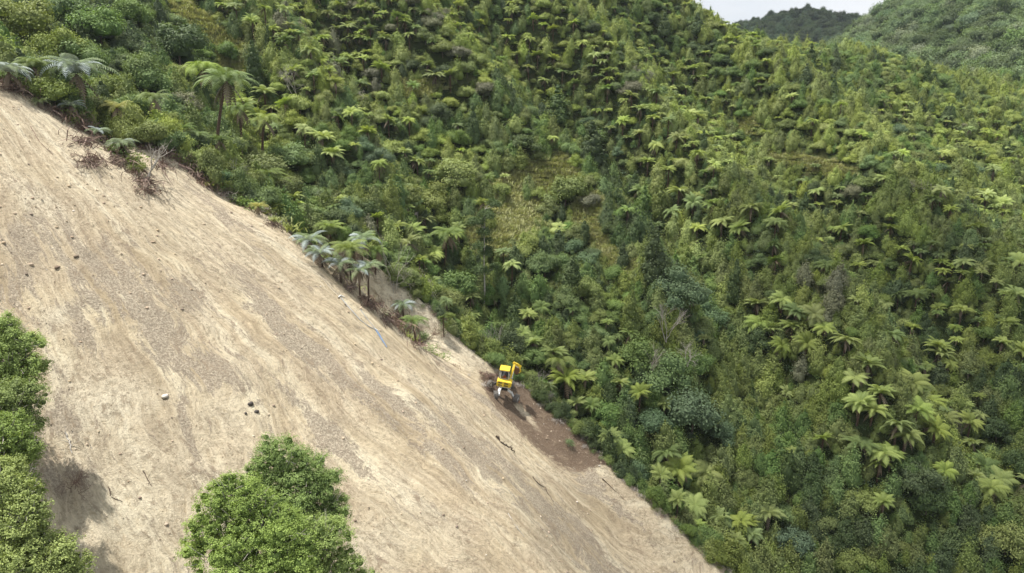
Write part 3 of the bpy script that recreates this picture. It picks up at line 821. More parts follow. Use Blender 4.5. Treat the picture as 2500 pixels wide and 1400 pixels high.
# tree ferns read off the photograph: crown pixel, crown width in pixels
FERN_PX = [(1380,930,100),(1350,862,76),(1428,925,60),(1500,882,52),(1512,938,56),(1442,992,52),(1510,1100,90),(1625,1105,84),(1655,1145,86),(1722,1155,90),(1470,1062,70),
 (1692,1232,78),(1748,1262,66),(1802,1272,72),(1872,1255,84),(1640,1222,60),(1830,1305,66),(1405,985,50),(1610,1160,60),(1560,960,60),(1790,1320,60),
 (1845,745,70),(1905,735,60),(1848,792,74),(1938,762,72),(1985,770,70),(1930,798,70),(1880,810,60),(2060,832,70),(1905,848,64),(1965,842,70),(2172,822,64),(2112,892,76),(2008,800,60),
 (2080,922,72),(2145,962,78),(2222,938,82),(2232,1000,84),(2092,985,80),(2125,1003,76),(2182,1040,80),(2262,980,80),(2275,1048,82),(2205,1062,76),(2302,1022,70),(2100,1085,90),(2145,1105,86),(2170,1108,70),(2140,1132,60),
 (2392,1142,80),(2412,1192,76),(2432,1168,70),(2150,1225,60),(2300,1150,60),(2500,1180,60),(2360,1030,60),
 (1760,545,64),(1802,560,62),(1740,502,60),(1832,512,60),(1902,522,60),(1890,548,52),(1700,560,52),(1655,470,60),(1690,500,56),(1640,520,50),
 (2292,470,52),(2272,492,50),(2152,440,46),(2402,482,46),(2440,500,50),(2382,562,52),(2475,722,84),(2482,640,70),(2452,790,56),(2290,872,80),(2282,850,64),(2492,860,60),(2440,840,56),(2340,760,50),(2232,720,56),(2010,650,46),(2102,600,50),(2220,640,50),(2345,640,46),(2050,560,46),(1990,470,44),(1960,560,48),(2170,560,46),
 (830,160,46),(852,75,46),(942,100,42),(932,172,50),(905,76,38),(880,84,40),(822,210,52),(852,150,44),(880,210,44),(760,130,50),(700,110,50),(790,100,46),(720,180,52),(768,190,46),(670,80,44),(990,60,34),(972,48,34),(1240,98,38),(1292,100,36),(1302,52,34),(1350,76,34),(1372,180,38),(1402,182,38),(1352,148,40),(1312,140,38),(1290,170,38),(1330,200,38),(1400,210,38),(1482,222,42),(1562,272,46),(1592,292,46),(1602,232,42),(1642,190,44),(1612,182,40),(1692,172,44),(1682,282,44),(1702,292,44),(1662,252,40),(1560,330,44),(1600,360,44),(1580,400,46),(1630,420,46),(1700,380,42),(1650,340,44),(1720,330,42),(1480,180,38),(1520,300,40),(1740,410,42),(1540,240,40),(1672,220,40),(1630,300,40),
 (1065,190,62),(1100,190,50),(1045,165,40),(1225,150,38),(1262,140,38),(890,150,40),(1010,215,40),
 (620,292,80),(600,262,60),(650,235,60),(505,182,84),(560,230,0),(790,345,70),(812,382,66),(700,262,50),(746,322,50),(640,320,56),(860,280,44),(900,330,44),
 (1002,570,80),(1040,540,50),(1000,600,70),(1062,620,56),(970,560,56),(1025,640,50),(1115,575,46),(1300,840,60),(1250,650,50),(1230,620,44),(1180,500,40),(1060,800,40),(1120,560,40),
 (1020,400,44),(990,380,44),(1010,395,40),(950,300,44),(1000,300,40),(1150,730,46),(1290,770,50),(1360,560,40),(1500,470,44),(1530,520,44),(1560,470,44),
 (1250,30,34),(1120,20,34),(700,30,40),(650,30,40),(620,60,44),(750,60,40),(1000,90,34),(1170,60,32),(1420,110,34),(1450,140,34),(1400,60,32),(2350,400,38),(2420,420,40),(2480,380,38),(2300,380,36),(2200,380,34),(2100,330,32),(1980,300,32),(1930,240,30),(2050,260,30),(1850,200,30)]
for (px, py, w) in FERN_PX:
    if w == 0: continue
    if py > 1100 and px < 1700 or (py > 880 and px < 1450): h = random.uniform(2.6, 3.6)
    else: h = random.uniform(2.4, 4.0)
    p = base_for_top(px, py, h * 0.92)
    if p is None: continue
    dep = p.y * CP - p.z * SP
    s = min(max(w * 1.12 * dep / FPX / 4.1, 0.55), 1.55)
    if slip_sd(np.array(p.x), np.array(p.y)) > -0.2: p = Vector((p.x + 1.2, p.y + 2.0, 0)); p.z = gz(p.x, p.y)
    c = 'lime green' if random.random() < 0.8 else 'mid green'
    PL.add('tree_fern', c, random.randrange(5), p, random.uniform(0, 6.28), (s, h), pin=2)
    OCC.append((p.x, p.y, 1.0 * s))

# broad crowns that stand out: crown-centre pixel, width in pixels, height over width, colour
BIG_PX = [(440,112,150,'dark green',1.0),(355,175,120,'green',1.2),(60,60,170,'olive',1.0),(150,110,120,'olive',1.1),(250,60,130,'green',1.0),(320,240,100,'green',1.0),(380,190,110,'green',1.0),
 (180,30,120,'green',1.0),(20,120,90,'dark green',1.0),(330,30,100,'green',1.1),(640,400,120,'olive',0.9),(700,370,110,'green',0.9),(600,420,90,'olive',.9),(560,120,70,'green',1.),(460,240,80,'grey-brown',1.),(420,290,90,'olive',1.0),
 (1655,700,130,'blue-green',1.0),(1720,760,100,'blue-green',1.0),(1690,1000,150,'blue-green',1.1),(1620,900,130,'green',1.0),(1600,1010,100,'blue-green',1.),(1760,1040,80,'blue-green',1.),(1940,1300,100,'blue-green',0.9),(1560,850,110,'green',1.0),(1850,830,84,'dark green',1.1),(1700,880,90,'green',1.),
 (1010,148,54,'dark green',0.8),(1080,170,60,'dark green',0.9),(1075,270,80,'dark green',0.9),(1110,330,60,'green',1.),(1050,290,50,'dark green',1.),(1280,340,90,'dark green',0.7),(1380,460,110,'olive',1.0),(1340,500,60,'olive',1.),(1110,420,110,'olive',0.9),(1060,470,100,'olive',.9),(1000,470,90,'olive',.9),
 (1440,480,60,'grey-brown',0.9),(1120,690,110,'green',1.0),(1090,720,90,'olive',.9),(900,510,90,'dark green',0.9),(870,560,80,'dark green',0.9),(1250,820,100,'dark green',1.0),(1310,860,70,'green',1.0),(1230,780,60,'green',1.),(1400,560,60,'olive',1.),(1290,600,70,'olive',1.1),(1330,640,80,'green',1.1),(1420,700,80,'olive',1.1),(1500,660,70,'green',1.),(1380,720,70,'green',1.1),(1200,860,60,'green',1.),
 (1985,450,50,'dark green',1.),(2230,1150,110,'dark green',1.0),(2260,1210,90,'dark green',1.),(2200,1120,70,'green',1.),(2450,1290,120,'olive',0.9),(100,185,110,'olive',1.0),(200,130,120,'green',1.0),(275,200,100,'olive',1.0),(335,300,100,'olive',1.0),(400,325,84,'green',1.0),(470,330,80,'dark green',.9),(560,400,84,'olive',.9),(620,445,76,'green',.8),(700,440,100,'olive',.9),(770,470,84,'green',.9),(820,520,76,'dark green',1.),(150,215,80,'green',.9),(60,150,90,'green',.9),(730,520,60,'olive',.7),(945,610,60,'green',.9),(1000,660,64,'olive',.9),(1150,800,60,'green',.9),(1210,850,56,'olive',.9),(1320,920,60,'green',.9),(1420,1030,70,'dark green',.9),(1500,1060,80,'dark green',.9),(1480,1000,80,'green',1.),(2430,1040,80,'dark green',1.1),(2480,1130,80,'dark green',1.4),(2120,560,60,'green',1.),(1990,620,60,'dark green',1.),(2080,460,60,'grey-brown',.9),(1180,210,60,'grey-brown',.9),(1140,160,50,'olive',1.),(1080,110,70,'olive',.8),(1040,80,60,'olive',.8),(1120,120,60,'grey-brown',.8),(1540,210,60,'grey-brown',.9),(1570,180,50,'grey-brown',.9),(1460,330,50,'green',1.),(740,460,60,'dark green',1.)]
for (px, py, w, c, hw) in BIG_PX:
    p = base_for_top(px, py + w * 0.1, 2.2 if w < 100 else 3.0)
    if p is None: continue
    dep = p.y * CP - p.z * SP
    s = w * dep / FPX / 5.6
    if slip_sd(np.array(p.x), np.array(p.y)) > -0.8: p = Vector((p.x + 0.8 * s, p.y + 1.6 * s, 0)); p.z = gz(p.x, p.y)
    PL.add('broadleaf_tree', c, random.randrange(5), p, random.uniform(0, 6.28), (s, s * hw), pin=2)
    OCC.append((p.x, p.y, 2.3 * s))
# tall narrow trees: crown-centre pixel, height in pixels, width in pixels
COL_PX = [(1443,350,100,62,'dark green'),(1155,300,90,34,'dark green'),(628,165,130,50,'dark green'),(1360,255,80,60,'dark green'),(1975,140,60,30,'dark green'),(1965,180,50,34,'dark green'),(2255,180,56,28,'dark green'),(2275,190,44,24,'dark green'),
 (1595,620,120,60,'dark green'),(1570,500,90,40,'green'),(1610,490,90,40,'olive'),(1790,680,100,36,'dark green'),(1395,660,110,56,'dark green'),(2285,910,60,40,'dark green'),(2088,770,50,36,'olive'),(2410,990,70,40,'dark green'),(1240,390,50,34,'olive'),(1270,385,50,34,'olive'),(1960,500,60,30,'dark green'),(1780,600,60,30,'green'),(960,480,120,40,'olive'),(1520,620,60,30,'dark green'),(1540,760,110,44,'olive'),(1690,650,50,30,'green'),(1800,20,26,12,'dark green'),(1830,35,20,12,'dark green'),(1725,10,26,20,'dark green'),(1700,60,50,36,'dark green'),(2130,700,50,30,'olive'),(2490,640,50,30,'olive'),(1620,60,50,34,'dark green'),(1150,640,60,30,'green')]
for (px, py, hp, w, c) in COL_PX:
    p, _ = ray(px, py + hp * 0.62)
    if p is None: continue
    dep = p.y * CP - p.z * SP
    sh = hp * 1.12 * dep / FPX / CP / 8.2; sw = w * dep / FPX / 3.0
    PL.add('columnar_tree', c, random.randrange(3), p, random.uniform(0, 6.28), (sw, sh), pin=2)
    OCC.append((p.x, p.y, 1.2 * sw))

# shrubs and small trees crowding the broken edge of the slip
for i in range(1, len(EDGE) - 2):
    a, b = unproj(*EDGE[i]), unproj(*EDGE[i + 1]); L = float(np.hypot(*(b - a)[:2])); upper = i < 12
    for k in range(max(1, int(L / (1.5 if upper else 2.3)))):
        t = rng.random(); x, y = (a + (b - a) * t)[:2]; off = rng.uniform(0.1, 2.2) * (1 if upper else .8)
        if i < 8: off = rng.uniform(-0.7, 1.4); x += -(b - a)[1] / L * off; y += (b - a)[0] / L * off
        z = gz(x, y)
        if rng.random() < .6:
            sc = rng.uniform(.30, .62) * (1.35 if i < 8 else 1); PL.add('broadleaf_tree', ['olive', 'green', 'green', 'dark green', 'olive', 'yellow-green'][int(rng.integers(0, 6))], int(rng.integers(0, 5)), Vector((x, y, z - .2)), rng.uniform(0, 6.28), (sc, sc * rng.uniform(.9, 1.4) * (1.45 if i < 8 else 1)), pin=.5)
        else:
            sc = rng.uniform(.5, .9); PL.add('pointed_shrub', ['olive', 'green', 'dark green', 'olive'][int(rng.integers(0, 4))], int(rng.integers(0, 4)), Vector((x, y, z - .2)), rng.uniform(0, 6.28), (sc, sc * rng.uniform(.6, 1.0)), pin=.5)

# fill the hillside
cell = 1.9
fx, fy = np.meshgrid(np.arange(-150, 260, cell), np.arange(40, 300, cell))
fx = fx.ravel() + rng.uniform(-.75, .75, fx.size) * cell * 0.62; fy = fy.ravel() + rng.uniform(-.75, .75, fy.size) * cell * 0.62
fz = base_z(fx, fy) + rough(fx, fy)
qx, qy, qd = proj(np.stack([fx, fy, fz], -1))
k = (qx > -260) & (qx < 2760) & (qy > -260) & (qy < 1620) & (qd > 20) & (slip_sd(fx, fy) < -0.7)
fx, fy, fz, qx, qy, qd = [a[k] for a in (fx, fy, fz, qx, qy, qd)]
n1 = vnoise(fx * 0.055, fy * 0.055, 71); n2 = vnoise(fx * 0.09, fy * 0.09, 72); n3 = vnoise(fx * 0.04, fy * 0.04, 73)
order = np.argsort(-rng.random(fx.size))
occ_grid = {}
def cell_of(x, y): return (int(x // 4), int(y // 4))
for o_ in OCC: occ_grid.setdefault(cell_of(o_[0], o_[1]), []).append(o_)
def free(x, y, r):
    cx, cy = cell_of(x, y)
    for a in (-2, -1, 0, 1, 2):
        for b in (-2, -1, 0, 1, 2):
            for (ox, oy, orr) in occ_grid.get((cx + a, cy + b), ()):
                if (ox - x) ** 2 + (oy - y) ** 2 < ((orr + r) * 0.64) ** 2: return False
    return True
gr = in_grass(qx, qy)
for i in order:
    x, y, z, px, py = fx[i], fy[i], fz[i], qx[i], qy[i]
    lone = rng.random() < 0.05
    if gr[i] and not lone: continue
    if not lone and 0 < px < 2500 and any(bool(in_grass(px, py - h_ * FPX / qd[i])) for h_ in (0.7, 1.5, 2.3, 3.0)): continue
    u = rng.random(); upper = py < 430
    # what grows here
    cone_w = 0.75 if (px > 1500 and py > 430) else 0.42
    if px > 1450 and py > 950: cone_w = 0.85
    fern_w = 0.02 + (0.32 if n1[i] > 0.60 else 0) * (1.0 if (upper or px > 1700) else 0.6)
    if px < 1150 and upper and 600 < px: fern_w += 0.16
    if 1300 < px < 1900 and upper: fern_w += 0.12
    if px > 1450 and py > 1050: fern_w = 0.03
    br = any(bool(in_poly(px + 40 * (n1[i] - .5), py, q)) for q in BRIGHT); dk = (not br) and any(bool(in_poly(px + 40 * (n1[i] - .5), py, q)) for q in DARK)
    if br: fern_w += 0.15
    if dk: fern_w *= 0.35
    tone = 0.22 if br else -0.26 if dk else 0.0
    if u < fern_w:
        kind, r = 'tree_fern', 1.35; sc = rng.uniform(0.65, 1.0); h = rng.uniform(1.8, 3.4)
        c = 'lime green' if rng.random() < (0.75 if upper else 0.5) else 'mid green'
    elif u < fern_w + (1 - fern_w) * cone_w:
        kind, r = 'pointed_shrub', 1.0; sc = rng.uniform(0.7, 1.45); h = sc * rng.uniform(0.85, 1.3)
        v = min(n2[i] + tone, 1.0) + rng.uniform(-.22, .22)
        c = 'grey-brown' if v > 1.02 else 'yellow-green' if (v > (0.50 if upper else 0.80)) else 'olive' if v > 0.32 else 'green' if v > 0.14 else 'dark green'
    elif u < fern_w + (1 - fern_w) * (cone_w + 0.012):
        kind, r = 'columnar_tree', 1.1; sc = rng.uniform(0.6, 0.9); h = rng.uniform(0.5, 0.75)
        c = 'dark green' if rng.random() < .6 else 'green'
    else:
        kind, r = 'broadleaf_tree', 1.75; sc = rng.uniform(0.45, 0.95); h = sc * rng.uniform(0.75, 1.05); r = 2.1 * sc
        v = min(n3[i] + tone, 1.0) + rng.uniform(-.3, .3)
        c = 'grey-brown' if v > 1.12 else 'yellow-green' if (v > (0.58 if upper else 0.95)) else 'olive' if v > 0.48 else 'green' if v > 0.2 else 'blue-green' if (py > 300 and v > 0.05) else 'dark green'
    rr = r * (sc if kind == 'tree_fern' else 1)
    if slip_sd(np.array(x), np.array(y)) > -0.3 - rr * 0.3: continue
    if not free(x, y, rr): continue
    occ_grid.setdefault(cell_of(x, y), []).append((x, y, rr))
    PL.add(kind, c, int(rng.integers(0, 3)), Vector((x, y, z - 0.15)), rng.uniform(0, 6.28), (sc, h))

# young growth closing the gaps between them
gx2 = rng.uniform(-150, 250, 60000); gy2 = rng.uniform(45, 300, 60000); gz2 = base_z(gx2, gy2) + rough(gx2, gy2); hx, hy, hd = proj(np.stack([gx2, gy2, gz2], -1))
k = (hx > -150) & (hx < 2650) & (hy > -150) & (hy < 1500) & (hd > 20) & (slip_sd(gx2, gy2) < -0.9) & ~in_grass(hx, hy) & ~in_grass(hx, hy - 1.4 * FPX / hd)
n4 = vnoise(gx2 * .08, gy2 * .08, 99)
for i in np.nonzero(k)[0]:
    if not free(gx2[i], gy2[i], 0.42): continue
    occ_grid.setdefault(cell_of(gx2[i], gy2[i]), []).append((gx2[i], gy2[i], 0.5))
    sc = rng.uniform(.45, .8); v = n4[i] + rng.uniform(-.3, .3)
    PL.add('pointed_shrub', 'yellow-green' if v > .85 else 'olive' if v > .42 else 'green' if v > .1 else 'dark green', int(rng.integers(0, 3)), Vector((gx2[i], gy2[i], gz2[i] - .1)), rng.uniform(0, 6.28), (sc, sc * rng.uniform(.7, 1.0)))

# the largest in view become trees of their own, the rest one mass
def visible(p, up):
    d = Vector((p.x, p.y, p.z + up))
    for b in BV:
        h = b.ray_cast(Vector((0, 0, 0)), d.normalized())
        if h[0] is not None and h[3] < d.length - 1.0: return False
    return True
LIMIT = {'tree_fern': 285, 'pointed_shrub': 285, 'broadleaf_tree': 285, 'columnar_tree': 120}
SIZE = {'tree_fern': lambda s: s[0] * 4.2, 'pointed_shrub': lambda s: (s[0] * 2.3 + s[1] * 3.4) * .5, 'broadleaf_tree': lambda s: s[0] * 5.2, 'columnar_tree': lambda s: (s[1] * 8 + s[0] * 3) * .5}
TOPH = {'tree_fern': lambda s: s[1] + 0.3, 'pointed_shrub': lambda s: s[1] * 3.2, 'broadleaf_tree': lambda s: s[1] * 3.4, 'columnar_tree': lambda s: s[1] * 7}
for r in PL.rows:
    p = r['p']; up = TOPH[r['kind']](r['sc']); r['up'] = up
    x, y, d = proj(np.array([p.x, p.y, p.z + up * 0.7])); r['px'], r['py'] = float(x), float(y)
    inv = (-20 < x < 2520) and (-15 < y < 1410)
    r['show'] = SIZE[r['kind']](r['sc']) / float(d) * (1 if inv and visible(p, up) else 0) + (r['pin'] if inv else 0)
IND, MASS = [], []
for kd, lim in LIMIT.items():
    rr = sorted([r for r in PL.rows if r['kind'] == kd], key=lambda r: -r['show'])
    IND += [r for r in rr[:lim] if r['show'] > 0]; MASS += [r for r in rr[:lim] if r['show'] <= 0] + rr[lim:]
print('plants', len(PL.rows), 'individual', len(IND), 'mass', len(MASS))

TAG = {'tree_fern': 'tree fern', 'pointed_shrub': 'shrub', 'broadleaf_tree': 'tree', 'columnar_tree': 'tree'}
GROUPN = {'tree_fern': 'tree ferns growing on the hillside', 'pointed_shrub': 'pointed shrubs covering the hillside', 'broadleaf_tree': 'round-crowned trees on the hillside', 'columnar_tree': 'tall narrow trees above the canopy'}
g = np.random.default_rng(9)
TR_B = trunk_mesh('trunk', g, 2.6, 0.13, M_BARK, True)
TR_S = trunk_mesh('trunk', g, 2.2, 0.07, M_BARK, False)
TR_C = trunk_mesh('trunk', g, 5.5, 0.14, M_PALE, False)
THINGS = []       # every labelled plant with its pixel, for the labels
def thing(name, cat, loc, rz=0.0, group=None, label=None):
    o = bpy.data.objects.new(name, None); COL.objects.link(o); o.empty_display_size = 0.3
    o.location = loc; o.rotation_euler = (0, 0, rz); o['category'] = cat
    if group: o['group'] = group
    if label: o['label'] = label
    return o
for r in IND:
    kd, s = r['kind'], r['sc']
    t = thing(kd, TAG[kd], r['p'], r['rz'], GROUPN[kd])
    if kd == 'tree_fern':
        a = link('trunk', FERNT[r['shape'] % 3], t); a.scale = (s[0], s[0], s[1])
        b = link('crown', FERNC[r['shape']][r['col']], t); b.location = (0, 0, s[1]); b.scale = (s[0],) * 3
        ln = unit(np.array([0.12, -0.45, 1.0]))     # crowns lean out from the slope
        b.rotation_euler = (rng.normal() * 0.28, rng.normal() * 0.22, 0); b.scale = (s[0] * rng.uniform(.9, 1.1), s[0] * rng.uniform(.9, 1.1), s[0] * rng.uniform(.75, 1.35))
    elif kd == 'broadleaf_tree':
        a = link('trunk', TR_B, t); a.scale = (s[0], s[0], s[1])
        b = link('crown', BROAD[r['shape']][r['col']], t); b.scale = (s[0], s[0], s[1])
    elif kd == 'pointed_shrub':
        b = link('crown', SHRUB[r['shape'] % 4][r['col'] if r['col'] in SHRUB[0] else 'olive'], t); b.scale = (s[0], s[0], s[1])
        a = link('stem', TR_S, t); a.scale = (s[0], s[0], s[1])
    else:
        a = link('trunk', TR_C, t); a.scale = (s[0], s[0], s[1])
        b = link('crown', COLUMN[r['shape'] % 3][r['col']], t); b.scale = (s[0], s[0], s[1])
    r['o'] = t; THINGS.append(r)

# the mass
src_meshes, key = [], {}
def reg(k, m):
    key[k] = len(src_meshes); src_meshes.append(m)
for i in range(3):
    for c in BROAD[0]: reg(('broadleaf_tree', i, c), BROAD[i][c])
    for c in SHRUB[0]: reg(('pointed_shrub', i, c), SHRUB[i][c])
    for c in COLUMN[0]: reg(('columnar_tree', i, c), COLUMN[i][c])
mm = [r for r in MASS if r['kind'] != 'tree_fern']
scatter('forest_canopy', 'the rest of the dense bush canopy covering the hillside', 'forest', [tuple(r['p']) for r in mm], [r['rz'] for r in mm],
        np.array([(r['sc'][0], r['sc'][0], r['sc'][1]) for r in mm]), [key[(r['kind'], r['shape'] % 3, r['col'])] for r in mm], src_meshes)
fm, fk = [], {}
for i in range(3):
    for c in ('lime green', 'mid green'):
        fk[(i, c)] = len(fm); fm.append(FERNC[i][c])
mf = [r for r in MASS if r['kind'] == 'tree_fern']
scatter('fern_canopy', 'smaller tree fern crowns scattered through the far bush', 'forest', [(r['p'].x, r['p'].y, r['p'].z + r['sc'][1]) for r in mf], [r['rz'] for r in mf],
        np.array([r['sc'][0] for r in mf]), [fk[(r['shape'] % 3, r['col'])] for r in mf], fm)

# low growth between the trees
def low_clump(name, g, mat, n, R_, H, leaf):
    acc = Acc(); C = np.stack([g.normal(size=n) * R_ * .5, g.normal(size=n) * R_ * .5, g.uniform(0, 1, n) * H], -1)
    N = unit(g.normal(size=(n, 3)) * 0.6 + np.array([0, 0, 1.0]))
    v, q = leaf_quads(C, N, leaf * g.uniform(.7, 1.4, n), leaf * .5, g); acc.add(v, q, g.uniform(0, 1, n)); return acc.mesh(name, mat)
def grass_tuft(name, g, mat, n, R_, H):
    acc = Acc(); b = np.stack([g.normal(size=n) * R_ * .4, g.normal(size=n) * R_ * .4, np.zeros(n)], -1)
    d = unit(np.stack([g.normal(size=n) * .7, g.normal(size=n) * .7, np.ones(n)], -1)); L = H * g.uniform(.6, 1.2, n)
    s = unit(np.cross(d, np.array([0, 0, 1.]))) * 0.045
    m = b + d * L[:, None] * .55; e = b + d * L[:, None]; e[:, :2] += d[:, :2] * L[:, None] * .35; e[:, 2] -= .15 * L
    v = np.stack([b - s, b + s, m + s, m - s, e], 1)
    V = np.concatenate([v[:, :4].reshape(-1, 3), np.stack([v[:, 3], v[:, 2], e, e], 1).reshape(-1, 3)], 0)
    acc.add(V, np.arange(len(V)).reshape(-1, 4), np.tile(g.uniform(0, 1, n), 2)); return acc.mesh(name, mat)
LOW = [low_clump('low_growth', np.random.default_rng(500 + i), LEAF[c], 110, 1.3, 0.9, 0.30) for i, c in enumerate(['green', 'olive', 'dark green', 'blue-green'])]
LOW.append(FERNC[4]['mid green'])
ux, uy = np.meshgrid(np.arange(-120, 230, 1.6), np.arange(45, 262, 1.6)); ux = ux.ravel() + rng.uniform(-.7, .7, ux.size); uy = uy.ravel() + rng.uniform(-.7, .7, uy.size)
uz = base_z(ux, uy) + rough(ux, uy); ax, ay, ad = proj(np.stack([ux, uy, uz], -1))
k = (ax > -150) & (ax < 2650) & (ay > -150) & (ay < 1500) & (ad > 20) & (slip_sd(ux, uy) < -0.3) & ~in_grass(ax, ay)
ux, uy, uz, ad = ux[k], uy[k], uz[k], ad[k]
pk = rng.integers(0, 4, ux.size); fern = rng.random(ux.size) < 0.10; pk[fern] = 4
sc_ = rng.uniform(0.5, 1.0, ux.size); sc_[fern] *= 0.38
scatter('undergrowth', 'low leafy undergrowth filling the gaps between the trees', 'undergrowth', np.stack([ux, uy, uz - 0.1], -1), rng.uniform(0, 6.28, ux.size), sc_, pk, LOW)
# rough grass in the clearings
GT = [grass_tuft('grass_tuft', np.random.default_rng(520 + i), [M_GRASS, M_GRASSG, M_GRASS][i], 90, 1.2, [.75, .6, 0.9][i]) for i in range(3)]
ux, uy = np.meshgrid(np.arange(-110, 170, 0.5), np.arange(80, 240, 0.5)); ux = ux.ravel() + rng.uniform(-.3, .3, ux.size); uy = uy.ravel() + rng.uniform(-.3, .3, uy.size)
uz = base_z(ux, uy) + rough(ux, uy); ax, ay, ad = proj(np.stack([ux, uy, uz], -1)); k = in_grass(ax, ay) | in_grass(ax, ay - 1.4 * FPX / ad)
ux, uy, uz = ux[k], uy[k], uz[k]
scatter('grass', 'rough yellow-green grass in the clearings between the bush', 'grass', np.stack([ux, uy, uz], -1), rng.uniform(0, 6.28, ux.size), rng.uniform(.7, 1.25, ux.size), rng.integers(0, 3, ux.size), GT)

# woods on the distant hills
def hill_woods(name, label, H_, n, seed, size, cols):
    o, X, Y, Z = H_; g = np.random.default_rng(seed)
    rows = Z.shape[0]; i = g.uniform(0, rows * 0.62, n * 3); j = g.uniform(0, Z.shape[1] - 1.01, n * 3)
    i0, j0 = i.astype(int), j.astype(int); a, b = (i - i0), (j - j0)
    def s(A): return A[i0, j0] * (1 - a) * (1 - b) + A[i0 + 1, j0] * a * (1 - b) + A[i0, j0 + 1] * (1 - a) * b + A[i0 + 1, j0 + 1] * a * b
    P = np.stack([s(X), s(Y), s(Z)], -1); x, y, d = proj(P); k = (x > 1750) & (x < 2600) & (y > -60) & (y < 330)
    P = P[k][:n]
    pk = g.integers(0, len(cols), len(P)); sc = g.uniform(0.45, 1.45, len(P)) * size
    scatter(name, label, 'forest', P, g.uniform(0, 6.28, len(P)), np.stack([sc, sc, sc * g.uniform(.8, 1.3, len(P))], -1), pk, cols)
HG = []
for i in range(6):
    c = BROAD[i % 5]['green'].copy(); c.materials[0] = LEAF['hill grey' if i % 3 == 1 else 'hill green']; HG.append(c)
hill_woods('hill_forest', 'sunlit grey-green forest on the hill behind the ridge', HC, 2200, 61, 2.1, [HG[0], HG[1], HG[2], HG[3], HG[5], BROAD[2]['blue-green'], BROAD[4]['dark green'], BROAD[0]['dark green'], BROAD[3]['green']])
hill_woods('far_forest', 'dark forest on the farthest hill', HD, 2600, 62, 1.7, [BROAD[0]['dark green'], BROAD[1]['dark green'], BROAD[1]['blue-green'], BROAD[4]['dark green']])

# loose clods and stones lying on the slip
def stone_mesh(name, g, mat, sub=(6, 5)):
    a = np.linspace(0, math.pi, 6); b = np.arange(7) / 7 * 2 * math.pi
    A, B = np.meshgrid(a, b, indexing='ij'); P = np.stack([np.sin(A) * np.cos(B), np.sin(A) * np.sin(B), np.cos(A) * .62], -1)
    P[1:-1] *= g.uniform(0.72, 1.2, P[1:-1].shape[:2])[..., None]
    idx = np.arange(42).reshape(6, 7)
    q = np.stack([idx[:-1], np.roll(idx[:-1], -1, 1), np.roll(idx[1:], -1, 1), idx[1:]], -1).reshape(-1, 4)
    acc = Acc(); acc.add(P.reshape(-1, 3), q, g.uniform(0, 1)); return acc.mesh(name, mat)
M_STONE = [mat_leaf('clod_' + n, a, b, trans=0, val=.5, rough=.95, spec=.1) for n, a, b in (('tan', (0.36, 0.28, 0.18), (0.50, 0.41, 0.29)), ('brown', (0.17, 0.13, 0.09), (0.27, 0.21, 0.15)), ('pale', (0.60, 0.54, 0.43), (0.70, 0.64, 0.54)))]
STN = [stone_mesh('clod', np.random.default_rng(600 + i), M_STONE[[0, 1, 2, 0, 1][i]]) for i in range(5)]
n = 52000
ux = rng.uniform(-95, 50, n); uy = rng.uniform(22, 102, n); sd = slip_sd(ux, uy)
bz = base_z(ux, uy); ax, ay, ad = proj(np.stack([ux, uy, bz], -1))
w = 0.25 + 0.75 * sstep(fbm(ux * .09, uy * .09, 88, 3), -0.1, 0.35)
# more rubble where it has collected in the gully and hollows
k = (sd > 0.6) & (ax > -60) & (ax < 2000) & (ay > 150) & (ay < 1480) & (rng.random(n) < w * .6)
ux, uy = ux[k], uy[k]
uz = slip_z(ux, uy)
sz = np.clip(0.032 * (1 / np.maximum(rng.random(ux.size), 0.02)) ** 0.42, 0.03, 0.20)
scatter('rubble', 'loose clods and small stones strewn over the bare slip', 'rubble', np.stack([ux, uy, uz + sz * .02], -1), rng.uniform(0, 6.28, ux.size), sz, rng.choice(5, ux.size, p=[.46, .07, .04, .38, .05]), STN)
print('stones', ux.size)
